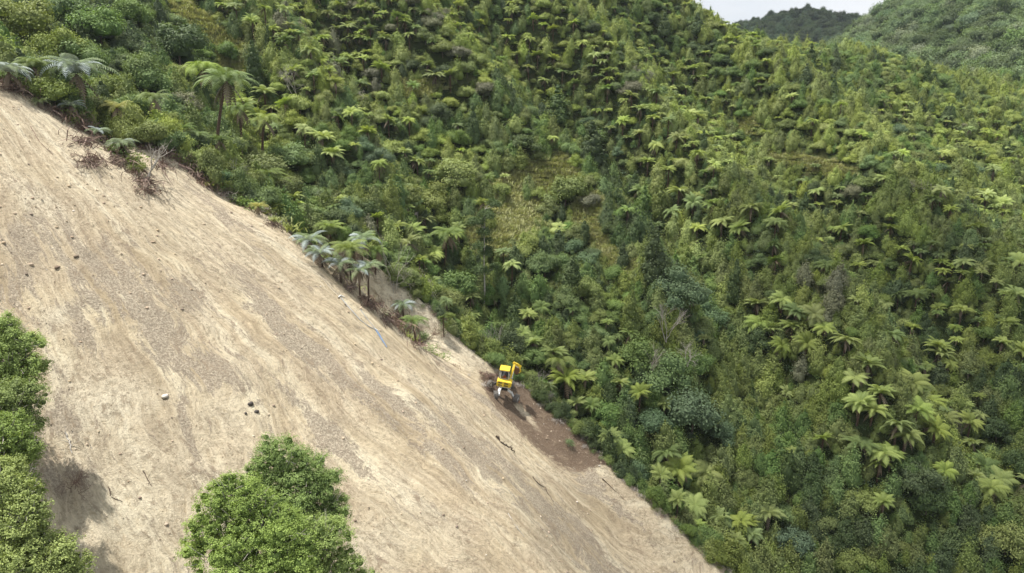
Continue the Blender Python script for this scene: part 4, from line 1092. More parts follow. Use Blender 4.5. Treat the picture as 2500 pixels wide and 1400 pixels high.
# ------------------------------------------------------------------ the nearest trees, seen from above
def near_tree(lobes, Y, base_px, leafmat, n, leaf, label, group, seed, twigs=True):
    g = np.random.default_rng(seed)
    b, _ = ray(*base_px) if base_px[1] < 1800 else (None, None)
    cs = []
    for (px, py, r, dY) in lobes:
        p = unproj(px, py, Y + dY); dep = p[1] * CP - p[2] * SP; cs.append((p, r * dep / FPX))
    cen = np.mean([c for c, _ in cs], 0)
    bx, by = cen[0], cen[1] - 0.5
    B = Vector((bx, by, gz(bx, by) - 0.3)); print('near tree', label[:30], 'crown', cen, 'ground', B.z, 'hit', ray(lobes[0][0], lobes[0][1])[0])
    t = thing('broadleaf_tree', 'tree', B, 0, group, label)
    Bv = np.array(B)
    lo = [(c - Bv, r) for c, r in cs]
    extra = []
    for c, r in lo:
        for k in range(26):
            d = rand_unit(1, g)[0]; d[2] = abs(d[2]) * .9 + (-.3 if k % 3 == 0 else 0.0); extra.append((c + d * r * g.uniform(.6, 1.0), r * g.uniform(.16, .36)))
    allb = [(c, r * .74) for c, r in lo] + extra
    acc = crown(g, allb, int(n * 1.1), leaf, squash=0.85, clump=12, spread=0.42, jit=0.5, up=0.5, rad=(0.62, 1.25), core=0.5)
    link('crown', acc.mesh('near_crown', leafmat), t)
    tr = Acc(); top = np.mean([c for c, _ in lo], 0) * np.array([1, 1, 0.72])
    main = limb(tr, (0, 0, -1.0), top, 0.34, 0.2, g, 8, 0.10, 9)
    for c, r in lo:
        q = limb(tr, main[-1 - g.integers(0, 3)], c, 0.15, 0.06, g, 6, 0.15, 6)
        if twigs:
            for k in range(12):
                d = rand_unit(1, g)[0]; d[2] = abs(d[2]); limb(tr, q[-1 - g.integers(0, 2)], c + d * r * 1.12, 0.045, 0.012, g, 5, .2, 4)
    link('trunk', tr.mesh('near_trunk', M_PALE), t)
    return t
NG = 'leafy trees standing on the lower edge of the slip'
near_tree([(672, 1120, 62, 1), (735, 1165, 74, 1.5), (782, 1190, 58, 2), (680, 1210, 84, 0), (780, 1260, 66, 1), (640, 1170, 44, 0), (715, 1275, 80, 0), (820, 1245, 40, 1)], 46, (700, 1600), LEAF['mid green'], 62000, 0.125,
          'dense mid-green tree with the highest crown of the clump on the slip', NG, 801)
near_tree([(560, 1195, 44, 0), (590, 1250, 80, 0), (520, 1290, 56, -1), (640, 1310, 95, -1), (540, 1360, 84, -2), (620, 1420, 110, -2.5), (480, 1330, 30, -1), (700, 1380, 80, -1.5), (545, 1230, 60, 0), (610, 1215, 50, 0), (690, 1310, 70, -.5)], 42, (600, 1600), LEAF['fresh green'], 78000, 0.12,
          'light green open-crowned tree with bare grey twigs in the clump on the slip', NG, 802)
near_tree([(770, 1345, 76, 0), (830, 1390, 62, 0), (740, 1420, 90, -1), (880, 1430, 46, 0), (800, 1310, 60, 1), (740, 1310, 60, 0)], 43, (800, 1600), LEAF['fresh green'], 42000, 0.12,
          'fresh green tree reaching furthest down the slip at the lower edge of the clump', NG, 803)
near_tree([(20, 820, 48, 1), (62, 850, 46, 1), (25, 900, 66, 0), (88, 905, 30, 1), (-50, 860, 80, 0), (10, 795, 32, 1), (50, 930, 60, 0), (-10, 950, 70, 0)], 46, (0, 1500), LEAF['fresh green'], 46000, 0.13,
          'light green tree highest of the column of trees beside the slip', NG, 804)
near_tree([(15, 985, 60, 0), (62, 1000, 44, 1), (0, 1035, 62, 0), (-60, 990, 80, 0), (70, 965, 36, 1), (40, 1050, 56, 0)], 42, (0, 1500), LEAF['mid green'], 40000, 0.13,
          'darker green tree second from the top of the column beside the slip', NG, 805)
near_tree([(20, 1085, 52, 0), (62, 1085, 32, 0), (30, 1150, 62, 0), (55, 1215, 56, -.5), (-50, 1140, 90, 0), (0, 1240, 60, -.5), (50, 1120, 52, 0), (30, 1260, 60, 0), (10, 1060, 60, 0)], 37, (0, 1500), LEAF['mid green'], 50000, 0.125,
          'olive-green layered tree third from the top of the column beside the slip', NG, 806)
near_tree([(50, 1325, 70, 0), (135, 1348, 52, 0), (185, 1392, 44, 0), (10, 1380, 90, -1), (110, 1420, 80, -1), (0, 1290, 52, 0), (70, 1290, 48, 0), (30, 1215, 56, 1), (60, 1250, 50, .5), (10, 1170, 60, 1.5), (70, 1200, 26, 1)], 32, (0, 1500), LEAF['fresh green'], 60000, 0.12,
          'fresh green tree lowest in the column of trees beside the slip', NG, 807)

# ------------------------------------------------------------------ bare and dead wood
def branchy(acc, g, p, d, L, r, depth, spread=0.55, kids=3, mat=0):
    p = np.asarray(p, float); e = p + d * L
    q = limb(acc, p, e, r, r * 0.6, g, 5, 0.18, 5 if r > .03 else 4, g.uniform(0, 1), mat)
    if depth == 0: return
    for k in range(kids):
        nd = unit(d + g.normal(size=3) * spread); nd[2] += 0.12
        branchy(acc, g, q[-1 - g.integers(0, 2)] if k else q[-1], unit(nd), L * g.uniform(.55, .85), r * .58, depth - 1, spread, kids, mat)
def dead_tree(px, py, hpx, label, mat=M_PALE, seed=1, spread=0.4, kids=3, depth=4, lean=(0, 0, 1), r=0.05, name='bare_tree', cat='dead tree', group=None, forward=0.0):
    g = np.random.default_rng(seed); p, _ = ray(px, py)
    if forward: p = p * (1 - forward / p.length); p.z = max(gz(p.x, p.y), p.z - 3)
    dep = p.y * CP - p.z * SP; H = hpx * dep / FPX / CP
    acc = Acc(); stems = 3 if depth > 2 else 2
    for k in range(stems):
        d = unit(np.array(lean, float) + g.normal(size=3) * 0.28)
        branchy(acc, g, (g.normal() * .1, g.normal() * .1, -0.3), d, H * 0.38, r, depth, spread, kids)
    me = acc.mesh('bare_branches', mat)
    o = link(name, me, None, label=label, category=cat); o.location = p
    if group: o['group'] = group
    return o
dead_tree(725, 238, 70, 'cream-white leafless tree among the ferns high on the hillside', seed=901, r=.07)
dead_tree(1300, 928, 62, 'grey leafless bush of tangled twigs just beyond the yellow excavator', M_TWIG, 902, .8, 3, 4, (0.1, 0, .7), .05, 'bare_bush', 'dead bush', forward=3)
dead_tree(1212, 850, 84, 'thin pale leafless saplings behind the slip edge above the excavator', seed=903, spread=.25, r=.05, name='bare_sapling', cat='dead tree', forward=4)
dead_tree(1185, 842, 70, 'single thin grey sapling, the upper one behind the slip edge', seed=904, spread=.25, r=.04, kids=2, name='bare_sapling', cat='dead tree', forward=4)
dead_tree(990, 705, 70, 'tangle of bare brown branches leaning over the second slip', M_TWIG, 905, .5, 3, 4, (-0.1, -.2, .8), .05, 'bare_bush', 'dead bush')
dead_tree(1042, 830, 62, 'brown leafless bush growing beside the lone tree fern on the slip', M_ROOT, 906, .5, 3, 4, (0.6, 0, .7), .05, 'bare_bush', 'dead bush')
dead_tree(800, 530, 70, 'pale forked leafless tree above the gap in the slip edge', seed=907, spread=.45, r=.06, forward=1)
dead_tree(960, 690, 120, 'tall thin grey-stemmed tree with few leaves behind the second slip', seed=908, spread=.22, kids=2, r=.06, forward=1)
dead_tree(1630, 790, 90, 'bleached upright dead tree in front of the blue-green crown', M_TWIG, 909, .3, 3, 4, r=.07, forward=5)
dead_tree(1585, 885, 90, 'brownish dead treetop with upright twigs below the bleached tree', M_TWIG, 910, .3, 3, 4, r=.06, forward=5)
dead_tree(885, 245, 44, 'small grey leafless shrub high on the fern slope', M_TWIG, 911, .5, r=.05, name='bare_bush', cat='dead bush', forward=2)
dead_tree(1015, 525, 34, 'low grey-violet bare shrub in the bush halfway up', M_TWIG, 912, .8, r=.05, name='bare_bush', cat='dead bush', forward=3)
dead_tree(2258, 460, 50, 'pale grey leafless tree standing in the olive bush', M_TWIG, 913, .4, r=.07, forward=5)
dead_tree(548, 18, 46, 'white leafless stem at the top of the hill beside the grass strip', seed=914, spread=.3, r=.08, forward=2)
dead_tree(1680, 850, 60, 'grey bare branches sticking out below the blue-green crown', M_TWIG, 915, .5, r=.06, forward=7)
dead_tree(356, 440, 105, 'pale dead branch standing up out of the slip head', M_PALE, 916, .35, 2, 4, (0.45, 0, .8), .13, 'dead_branch', 'branch')
dead_tree(352, 462, 26, 'uprooted grey stump at the foot of the pale dead branch', M_TWIG, 917, .9, 4, 2, (-.5, -.1, .4), .12, 'stump', 'stump')
dead_tree(545, 440, 80, 'curved grey branches hanging low over the slip edge', M_TWIG, 918, .4, 2, 4, (0.8, -.2, .35), .08, 'dead_branch', 'branch')
dead_tree(1510, 1160, 46, 'bleached dead branches lying on the slip edge below the excavator', M_TWIG, 919, .7, 2, 3, (-.5, 0, .35), .06, 'dead_branch', 'branch')
dead_tree(1478, 1118, 40, 'grey twiggy brush on the slip edge just above the bleached branches', M_TWIG, 920, .8, 3, 3, (-.3, 0, .5), .045, 'dead_branch', 'branch')
dead_tree(178, 1200, 70, 'brown wispy dead bush on the bare slip beside the tree column', M_ROOT, 921, .6, 4, 4, (0.1, 0, .8), .03, 'bare_bush', 'dead bush')
dead_tree(105, 1120, 60, 'pale curved dead trunk leaning out from under the tree column', M_PALE, 922, .3, 1, 2, (-.4, 0, .6), .1, 'dead_branch', 'branch')
dead_tree(222, 1100, 50, 'thin pale stick standing on the bare slip', M_PALE, 923, .3, 1, 2, (-.15, 0, .9), .04, 'dead_branch', 'branch')
dead_tree(205, 385, 40, 'brown root tangle sliding down the slip head', M_ROOT, 924, .9, 4, 3, (0.1, -.3, .3), .04, 'root_tangle', 'roots')
dead_tree(1335, 990, 50, 'dry straw-coloured brush heap at the edge of the brown soil', M_TWIG, 925, .9, 4, 3, (0.3, 0, .5), .035, 'brush_heap', 'brush')
dead_tree(1365, 1010, 44, 'dry brush heap lower down the edge of the brown soil', M_TWIG, 926, .9, 4, 3, (0.3, 0, .5), .03, 'brush_heap', 'brush')
dead_tree(970, 790, 40, 'red-brown dead fern debris heaped above the lone tree fern', M_ROOT, 927, .9, 4, 3, (0.0, -.2, .4), .04, 'debris_heap', 'brush')

def lying(pts, r, mat, label, name='fallen_branch', cat='branch', seed=5, twig=3):
    """a stick lying on the slip along the given photograph pixels"""
    g = np.random.default_rng(seed); P = [ray(*p)[0] for p in pts]; o0 = P[0]
    P = np.array([tuple(p - o0 + Vector((0, 0, r * 0.8))) for p in P])
    t = np.linspace(0, 1, len(P)); tt = np.linspace(0, 1, len(P) * 4)
    Q = np.stack([np.interp(tt, t, P[:, i]) for i in range(3)], -1) + g.normal(size=(len(tt), 3)) * r * .5
    acc = Acc(); tube(acc, Q, r * (1 - .65 * tt), 6)
    for k in range(twig):
        i = g.integers(1, len(Q) - 1); d = unit(g.normal(size=3) + np.array([0, 0, .8])); limb(acc, Q[i], Q[i] + d * g.uniform(.4, 1.0), r * .4, r * .1, g, 5, .2, 4)
    o = link(name, acc.mesh('stick', mat), None, label=label, category=cat); o.location = o0; return o
lying([(1212, 1068), (1222, 1080), (1240, 1092), (1258, 1106)], 0.16, M_BARK, 'dark broken root lying on the slip below the excavator', seed=31, twig=5)
lying([(1300, 1165), (1312, 1180), (1330, 1192), (1352, 1228)], 0.07, M_BARK, 'thin dark stick lying on the slip in the lower gravel band', seed=32)
lying([(1470, 1170), (1490, 1188), (1522, 1220)], 0.07, M_BARK, 'thin dark stick lying near the vegetated edge below the brown soil', seed=33)
lying([(1240, 1255), (1262, 1290), (1280, 1312)], 0.06, M_PALE, 'pale thin stick lying on the lower slip', seed=34)
lying([(160, 1060), (172, 1085), (176, 1110)], 0.07, M_PALE, 'bleached stick lying beside the tree column', seed=35)
lying([(265, 1190), (272, 1215), (298, 1226)], 0.05, M_BARK, 'thin brown twig curled on the pale clay near the bottom', seed=36)
lying([(470, 390), (505, 430), (545, 480)], 0.06, M_BARK, 'long dark root trailing down from the slip head', seed=37)
lying([(410, 370), (440, 400), (500, 450)], 0.09, M_BARK, 'thick dark root exposed along the crest of the slip head', seed=38)
lying([(75, 310), (95, 345), (130, 380)], 0.05, M_ROOT, 'thin root trailing down the upper slip face', seed=39)
lying([(350, 1150), (362, 1175), (372, 1190)], 0.05, M_BARK, 'short dark twig in the pale clay above the tree clump', seed=40, twig=1)

# single rocks that stand out on the slip
def rock(px, py, wpx, mat, label, seed):
    g = np.random.default_rng(seed); p, _ = ray(px, py); dep = p.y * CP - p.z * SP; w = wpx * dep / FPX / 2
    me = stone_mesh('rock', g, mat); o = link('rock', me, None, label=label, category='rock'); o.location = p + Vector((0, 0, w * .2)); o.scale = (w, w * .8, w); o.rotation_euler = (0, 0, g.uniform(0, 6)); return o
M_DARKR = mat_leaf('rock_dark', (0.05, 0.04, 0.033), (0.10, 0.085, 0.07), trans=0, val=.2)
rock(612, 988, 16, M_DARKR, 'dark rock bedded in the clay above the clump, the upper of two', 41)
rock(627, 1007, 14, M_DARKR, 'dark rock bedded in the clay above the clump, the lower of two', 42)
rock(600, 1010, 9, M_DARKR, 'small dark stone beside the two dark rocks', 43)
rock(403, 970, 18, M_STONE[2], 'pale flat rock on the clay face', 44)
rock(186, 628, 12, M_STONE[1], 'brown boulder in the upper grey rubble patch', 45)
rock(140, 655, 15, M_STONE[1], 'rounded brown clod at the lower rim of the grey rubble patch', 46)
rock(75, 648, 13, M_STONE[0], 'tan clod with roots on the upper slip face', 47)
rock(1268, 983, 5, mat_leaf('rock_orange', (0.5, 0.27, 0.14), (0.6, 0.32, 0.16), trans=0, val=.1), 'small orange stone beside the front wheel of the excavator', 48)
rock(1204, 896, 5, M_STONE[2], 'small white stone on the slip edge above the excavator', 49)

# ------------------------------------------------------------------ tree ferns and plants on the broken edge
EF = [(575,215,125,528,402,'mid green','tall tree fern with a long leaning trunk rising from the slip edge'),
 (205,190,150,203,292,'silver-backed','big silver-backed tree fern on the slip head above the root-filled hollow'),
 (296,268,74,296,332,'yellowish','small yellowing tree fern with a thin dark trunk on the slip head'),
 (30,180,100,30,222,'silver-backed','silver fern with drooping white fronds at the very top of the slip'),
 (100,250,44,101,264,'mid green','low green fern clinging to the clay at the slip head'),
 (245,325,56,250,350,'silver-backed','small silver fern low on the slip head below the yellowing fern'),
 (302,352,70,304,385,'silver-backed','silver fern hanging on the slip head beside the pale dead branch'),
 (180,262,60,182,300,'silver-backed','small silver fern in the dark hollow of the slip head'),
 (505,178,96,500,262,'lime green','light green tree fern behind the leaning tall fern'),
 (486,338,64,486,390,'mid green','short tree fern in the shade at the foot of the tall leaning fern'),
 (540,345,60,520,395,'mid green','tree fern half hidden behind the trunk of the tall leaning fern'),
 (640,440,120,642,478,'mid green','wide dark fern under the olive tree at the slip edge'),
 (632,505,44,632,524,'yellowish','pale rosette fern standing on the slip edge'),
 (720,520,100,722,552,'mid green','green arching fern on the crest above the silver ferns'),
 (808,558,64,808,594,'lime green','thin umbrella-shaped tree fern in front of the bare gap'),
 (856,612,98,857,690,'lime green','bright lime tree fern in the middle of the group on the crest'),
 (888,590,84,884,650,'silver-backed','silver-backed tree fern behind the lime fern on the crest'),
 (758,590,84,765,618,'silver-backed','low silver fern, the upper of those hugging the crest'),
 (782,622,76,788,652,'silver-backed','low silver fern hugging the crest just above the dark trunks'),
 (832,648,80,832,690,'silver-backed','silver fern with hanging fronds beside the stout dark trunk'),
 (880,662,66,878,720,'silver-backed','silver tree fern with a crooked brown trunk on the crest'),
 (905,652,64,899,734,'silver-backed','silver tree fern lowest of the group, on a thin dark trunk'),
 (925,615,60,915,668,'mid green','green tree fern behind the silver group, over the second slip'),
 (1012,785,66,1014,838,'mid green','lone tree fern with a short dark trunk out on the slip'),
 (985,745,60,985,778,'silver-backed','silver frond plant standing above the lone tree fern'),
 (1095,575,84,1085,660,'mid green','tree fern with a pale slender trunk behind the second slip'),
 (452,318,60,455,372,'mid green','tree fern with a grey trunk in the shade behind the pale dead branch'),
 (655,300,84,640,395,'lime green','tree fern with drooping fronds to the right of the tall leaning fern'),
 (95,170,90,100,232,'mid green','dark green tree fern between the silver ferns at the top of the slip'),
 (390,250,80,392,345,'mid green','tree fern among the leafy crowns above the pale dead branch'),
 (600,275,80,590,380,'mid green','tree fern just behind the tall leaning fern'),
 (1360,880,80,1352,935,'lime green','tree fern behind the grey bush beyond the excavator')]
for i, (cx, cy, w, bx, by, c, lab) in enumerate(EF):
    g = np.random.default_rng(700 + i)
    p, _ = ray(bx, by)
    if p is None: continue
    dep = p.y * CP - p.z * SP
    h = max(0.35, (by - cy) * dep / FPX / CP); dx = (cx - bx) * dep / FPX
    s = w * 1.3 * dep / FPX
    t = thing('tree_fern', 'tree fern', p, 0, 'ferns growing along the broken edge of the slip', lab)
    link('trunk', fern_trunk('edge_trunk', g, h, 0.11 if h < 6 else 0.20, (dx, 0)), t)
    b = link('crown', fern_crown('edge_crown', g, FERN[c], nf=18 if w < 90 else 24, L=s * 0.60, rise=g.uniform(.7, 1.0), droop=g.uniform(1.7, 2.3), width=.20, npin=22, dead=8, gap=.42, silver=.32 if c == 'silver-backed' else 0), t); b.location = (dx, 0, h)
# slender pale-stemmed tree on the hillside
p, _ = ray(1180, 748); dep = p.y * CP - p.z * SP; H = 240 * dep / FPX / CP
t = thing('slender_tree', 'tree', p, 0, None, 'tall slender tree with a bare pale trunk rising above the bush')
g = np.random.default_rng(990); tr = Acc(); q = limb(tr, (0, 0, -.5), (0.5, 0, H * .96), 0.15, 0.04, g, 12, .05, 7)
lo = []
for k in range(22):
    i = g.integers(3, 12); e = q[i] + np.array([g.normal() * .9, g.normal() * .9, g.uniform(.2, 1.0)]); limb(tr, q[i], e, .05, .015, g, 5, .2, 4); lo.append((e, g.uniform(.5, 1.0)))
link('trunk', tr.mesh('slender_trunk', M_PALE), t)
link('crown', crown(g, lo, 14000, .24, clump=6, jit=.7, core=False).mesh('slender_crown', LEAF['dark green']), t)

# small green plants on the bare ground
def small_plant(px, py, wpx, mat, label, seed):
    g = np.random.default_rng(seed); p, _ = ray(px, py); dep = p.y * CP - p.z * SP; w = wpx * dep / FPX / 2
    lo = [(np.array([g.normal() * w * .4, g.normal() * w * .4, w * g.uniform(.2, .9)]), w * g.uniform(.3, .5)) for _ in range(6)]
    o = link('small_shrub', crown(g, lo, 900, .13, clump=6, jit=.8, core=False).mesh('small_shrub', mat), None, label=label, category='shrub'); o.location = p
small_plant(1392, 1092, 30, LEAF['hill green'], 'grey-green bush growing alone on the brown soil', 71)
small_plant(1095, 815, 60, LEAF['green'], 'bushy green shrub over the second slip beside the brown leafless bush', 73)
small_plant(1075, 740, 76, LEAF['olive'], 'light olive twiggy shrub leaning over the edge of the second slip', 74)
small_plant(1120, 790, 70, LEAF['olive'], 'olive shrub on the slip edge, next one down from the twiggy shrub', 75)
small_plant(715, 545, 60, LEAF['hill green'], 'grassy pale shrub on the crest behind the green arching fern', 76)
small_plant(345, 425, 40, LEAF['olive'], 'small olive bush at the foot of the pale dead branch', 77)
small_plant(595, 492, 34, LEAF['green'], 'small green bush on the edge beside the pale rosette fern', 78)

# brush, roots and low leaves along the broken edge
def strands(name, g, mat, n, L, hang):
    acc = Acc(); b = g.normal(size=(n, 3)) * np.array([.5, .3, .15]); d = unit(np.stack([g.normal(size=n) * .7, g.normal(size=n) * .5 - .3, g.normal(size=n) * .4 - hang], -1)); l = L * g.uniform(.4, 1.2, n)
    s = unit(np.cross(d, g.normal(size=(n, 3)))) * 0.022; m = b + d * l[:, None] * .5 + g.normal(size=(n, 3)) * .08; e = b + d * l[:, None]; e[:, 2] -= l * .2
    V = np.concatenate([np.stack([b - s, b + s, m + s, m - s], 1).reshape(-1, 3), np.stack([m - s, m + s, e + s * .4, e - s * .4], 1).reshape(-1, 3)])
    acc.add(V, np.arange(len(V)).reshape(-1, 4), np.tile(g.uniform(0, 1, n), 2)); return acc.mesh(name, mat)
ED = [strands('roots', np.random.default_rng(1), M_ROOT, 70, 1.3, .8), strands('brush', np.random.default_rng(2), M_TWIG, 50, 1.0, -.3), strands('brush2', np.random.default_rng(3), M_ROOT, 80, .9, .2),
      low_clump('low1', np.random.default_rng(4), LEAF['olive'], 150, .8, .8, .2), low_clump('low2', np.random.default_rng(5), LEAF['green'], 150, .8, .8, .2), FERNC[2]['mid green'], GT[1]]
pts, pk, sc_ = [], [], []
for i in range(len(EDGE) - 1):
    a, b = unproj(*EDGE[i]), unproj(*EDGE[i + 1]); L = float(np.hypot(*(b - a)[:2])); n = int(L * (12 if i < 6 else 6))
    upper = i < 11
    for k in range(n):
        t = rng.random(); x, y = (a + (b - a) * t)[:2]; nx, ny = -(b - a)[1] / L, (b - a)[0] / L
        o_ = rng.normal() * 0.55 - (0.15 if upper else 0.0)
        if i < 6 and rng.random() < .38: o_ = -abs(rng.normal()) * 1.9
        x += nx * o_; y += ny * o_
        u = rng.random()
        if u < .30 or o_ < -1.0: kk = int(rng.choice([0, 2])) if upper else 1
        elif u < .48: kk = 2
        elif u < .70: kk = 3
        elif u < .88: kk = 4
        elif u < .94: kk = 5
        else: kk = 6
        pts.append((x, y, gz(x, y) + .02)); pk.append(kk); sc_.append(rng.uniform(.6, 1.7) * (1 if i < 6 else .6) * (.35 if kk == 5 else 1) * (1 if upper else .8))
# heavier tangles slumped below the slip head
for (hx, hy, kk, sc0) in [(150,280,0,2.2),(185,310,0,2.4),(205,345,2,2.4),(225,385,0,1.8),(215,400,2,1.6),(262,365,0,2.2),(280,395,2,2.2),(318,418,0,2.2),(345,448,2,2.2),(385,395,0,2.2),(420,375,2,2.2),(455,395,0,2.4),(490,415,2,2.2),(520,448,0,2.2),(545,470,2,2.0),
    (100,250,2,1.8),(60,228,0,1.8),(20,215,2,2.0),(125,262,0,2.2),(170,300,3,1.7),(250,335,3,1.8),(300,378,4,1.8),(332,408,3,1.7),(410,355,4,2.2),(440,372,3,2.2),(475,390,4,2.2),(505,412,3,2.0),(560,478,4,1.9),(590,494,3,1.9),(625,512,4,2.0),(660,528,3,2.2),(695,548,4,2.4),(730,572,3,2.4),(760,600,4,2.2),(800,640,3,1.7),(700,565,6,2.2),(735,590,6,2.0),(670,545,6,2.0),
    (820,670,0,2.0),(850,700,2,2.0),(880,725,0,2.0),(905,745,2,1.8),(940,770,0,2.2),(965,790,2,2.4),(990,812,0,2.2),(1010,838,2,2.0),(1035,830,4,1.2),(1180,915,2,1.4),(600,505,0,2.0),(650,545,0,1.8),(350,465,2,1.7)]:
    for j in range(3):
        h_, _n = ray(hx + random.uniform(-9, 9), hy + random.uniform(-7, 5))
        if h_ is None: continue
        pts.append(tuple(h_)); pk.append(kk); sc_.append(sc0 * random.uniform(.55, 1.0))
# vegetation creeping along the minor crest
CP_ = [unproj(*c) for c in CREST[:8]]
for i in range(6):
    a, b = CP_[i], CP_[i + 1]; L = float(np.hypot(*(b - a)[:2])); n = int(L * [9, 10, 10, 6, 3, 1][i])
    for k in range(n):
        t = rng.random(); x, y = (a + (b - a) * t)[:2]; y += abs(rng.normal()) * 0.9 - 0.1
        kk = int(rng.choice([0, 1, 2, 3, 4, 5, 6], p=[.25, .1, .22, .16, .16, .05, .06])); pts.append((x, y, gz(x, y) + .02)); pk.append(kk); sc_.append(rng.uniform(.5, 1.4) * (.3 if kk == 5 else 1))
scatter('scarp_brush', 'tangled roots, dry brush and low leaves along the broken edge of the slip', 'brush', pts, rng.uniform(0, 6.28, len(pts)), np.array(sc_), pk, ED)

# ------------------------------------------------------------------ survey line lying on the slip
def on_ground(pts, lift): return np.array([tuple(ray(*p)[0] + Vector((0, 0, lift))) for p in pts])
M_CORD = mat_bark('cord_grey', (0.42, 0.44, 0.47), (0.55, 0.57, 0.6)); M_BLUE = mat_bark('strap_blue', (0.12, 0.18, 0.28), (0.22, 0.29, 0.40)); M_WHITE = mat_bark('white_tie', (0.7, 0.7, 0.68), (0.8, 0.8, 0.78))
L1 = on_ground([(832, 728), (846, 745), (862, 763), (880, 783), (900, 798), (920, 808)], .06); o0 = L1[0].copy()
t = thing('hose', 'hose', o0, 0, None, 'thin blue-grey hose lying down the slip between the crest and the excavator')
acc = Acc(); tube(acc, L1 - o0, .04, 6); L2 = on_ground([(880, 757), (893, 775), (905, 790), (918, 806)], .06); tube(acc, L2 - o0, .03, 6); link('line', acc.mesh('line', M_CORD), t)
acc = Acc(); L3 = on_ground([(918, 808), (926, 820), (933, 832), (945, 850)], .08); tube(acc, L3 - o0, [.11, .13, .11, .05], 6); link('blue_strap', acc.mesh('strap', M_BLUE), t)
acc = Acc(); L4 = on_ground([(826, 728), (832, 723), (840, 727)], .1); tube(acc, L4 - o0, .06, 6); L5 = on_ground([(914, 805), (921, 809)], .12); tube(acc, L5 - o0, .10, 6); link('white_tie', acc.mesh('tie', M_WHITE), t)

# ------------------------------------------------------------------ walking excavator
def mat_paint(name, col, dirt=(0.16, 0.11, 0.07), rough=0.42, amt=0.5, metal=0.0):
    t = NT(name); pos = t.n.new('ShaderNodeTexCoord').outputs['Object']; n = t.noise(pos, 3.5, 6, .7)
    f = t.ramp(n, [(0.48, (0, 0, 0)), (0.72, (amt, amt, amt))])
    return t.done(t.bsdf(t.mix(f, col, dirt), rough, 0.4, metal))
M_YEL = mat_paint('yellow_paint', (0.80, 0.57, 0.045), amt=.45); M_GREY = mat_paint('grey_paint', (0.50, 0.50, 0.48), amt=.6); M_BLK = mat_paint('black_steel', (0.025, 0.025, 0.027), amt=.4)
M_TYRE = mat_paint('tyre_rubber', (0.17, 0.16, 0.145), (0.32, 0.26, 0.20), .9, 1.0); M_STEEL = mat_paint('worn_steel', (0.74, 0.74, 0.73), (0.16, 0.15, 0.14), .45, .8, 0.0)
M_RUST = mat_paint('muddy_bucket', (0.16, 0.075, 0.035), amt=.8); M_SEAT = mat_paint('seat_red', (0.16, 0.035, 0.03), amt=.2)
gl = NT('cab_glass'); M_GLASS = gl.done(gl.bsdf((0.03, 0.035, 0.045), 0.06, 0.8))
from mathutils import Matrix
import bmesh
def bm_obj(name, bm, mat, parent, bevel=0.0):
    if bevel: bmesh.ops.bevel(bm, geom=bm.edges[:], offset=bevel, segments=2, affect='EDGES', profile=.6)
    me = bpy.data.meshes.new(name); bm.to_mesh(me); bm.free(); me.materials.append(mat); return link(name, me, parent)
def box(bm, c, s, rot=None):
    r = bmesh.ops.create_cube(bm, size=1.0); M = Matrix.Translation(c) @ (rot.to_4x4() if rot is not None else Matrix()) @ Matrix.Diagonal((*s, 1)); bmesh.ops.transform(bm, matrix=M, verts=r['verts']); return r['verts']
def prism(bm, pts, y0, y1, axis='y'):
    """extrude an outline given in (a, b) between y0 and y1 along the axis"""
    f = {'y': lambda a, b, t: (a, t, b), 'z': lambda a, b, t: (a, b, t), 'x': lambda a, b, t: (t, a, b)}[axis]
    A = [bm.verts.new(f(a, b, y0)) for a, b in pts]; B = [bm.verts.new(f(a, b, y1)) for a, b in pts]; n = len(pts)
    bm.faces.new(A); bm.faces.new(B[::-1])
    for i in range(n): bm.faces.new((A[(i + 1) % n], A[i], B[i], B[(i + 1) % n]))
    bmesh.ops.recalc_face_normals(bm, faces=bm.faces[:])
def beam(bm, a, b, w, h, w2=None, h2=None):
    a, b = Vector(a), Vector(b); d = (b - a); q = d.to_track_quat('Z', 'Y'); v = box(bm, (0, 0, 0), (1, 1, 1))
    for x in v:
        k = x.co.z + .5; ww = w + ((w2 or w) - w) * k; hh = h + ((h2 or h) - h) * k
        x.co = a + q @ Vector((x.co.x * ww, x.co.y * hh, 0)) + d * k
def cyl(bm, a, b, r, n=20, r2=None):
    a, b = Vector(a), Vector(b); res = bmesh.ops.create_cone(bm, cap_ends=True, segments=n, radius1=r, radius2=r if r2 is None else r2, depth=(b - a).length)
    bmesh.ops.transform(bm, matrix=Matrix.Translation((a + b) / 2) @ (b - a).to_track_quat('Z', 'Y').to_matrix().to_4x4(), verts=res['verts'])
# machine body centre: the point on the line of sight that is this high above the ground
dv = Vector(raydir(1232, 936)); k = 60.0
while k < 110 and (dv * k).z - gz((dv * k).x, (dv * k).y) > 2.75: k += .1
E0 = dv * k
ex = thing('walking_excavator', 'excavator', E0, 0, None, 'yellow walking excavator with four splayed wheeled legs on the brown soil')
ex.rotation_euler = (R(4), R(7), R(-6)); ex.scale = (.88, .88, .88)
bpy.context.view_layer.update(); EXI = (Matrix.Translation(E0) @ ex.rotation_euler.to_matrix().to_4x4() @ Matrix.Scale(.88, 4)).inverted()
b = bmesh.new(); prism(b, [(-1.12, 0.0), (0.98, 0.0), (1.20, 0.28), (1.20, 0.78), (1.0, 0.92), (-1.0, 0.98), (-1.20, 0.72), (-1.20, 0.22)], -1.35, 0.15); hood = bm_obj('engine_cover', b, M_YEL, ex, .07)
for (x0, x1, z0, z1) in [(-.95, -.28, .54, .78), (-.95, -.28, .16, .38), (.0, .72, .50, .74), (.0, .72, .14, .36)]:
    b = bmesh.new(); prism(b, [(x0, z0), (x1, z0 + .03), (x1 - .1, z1), (x0 + .05, z1)], -1.362, -1.30); bm_obj('vent', b, M_BLK, hood)
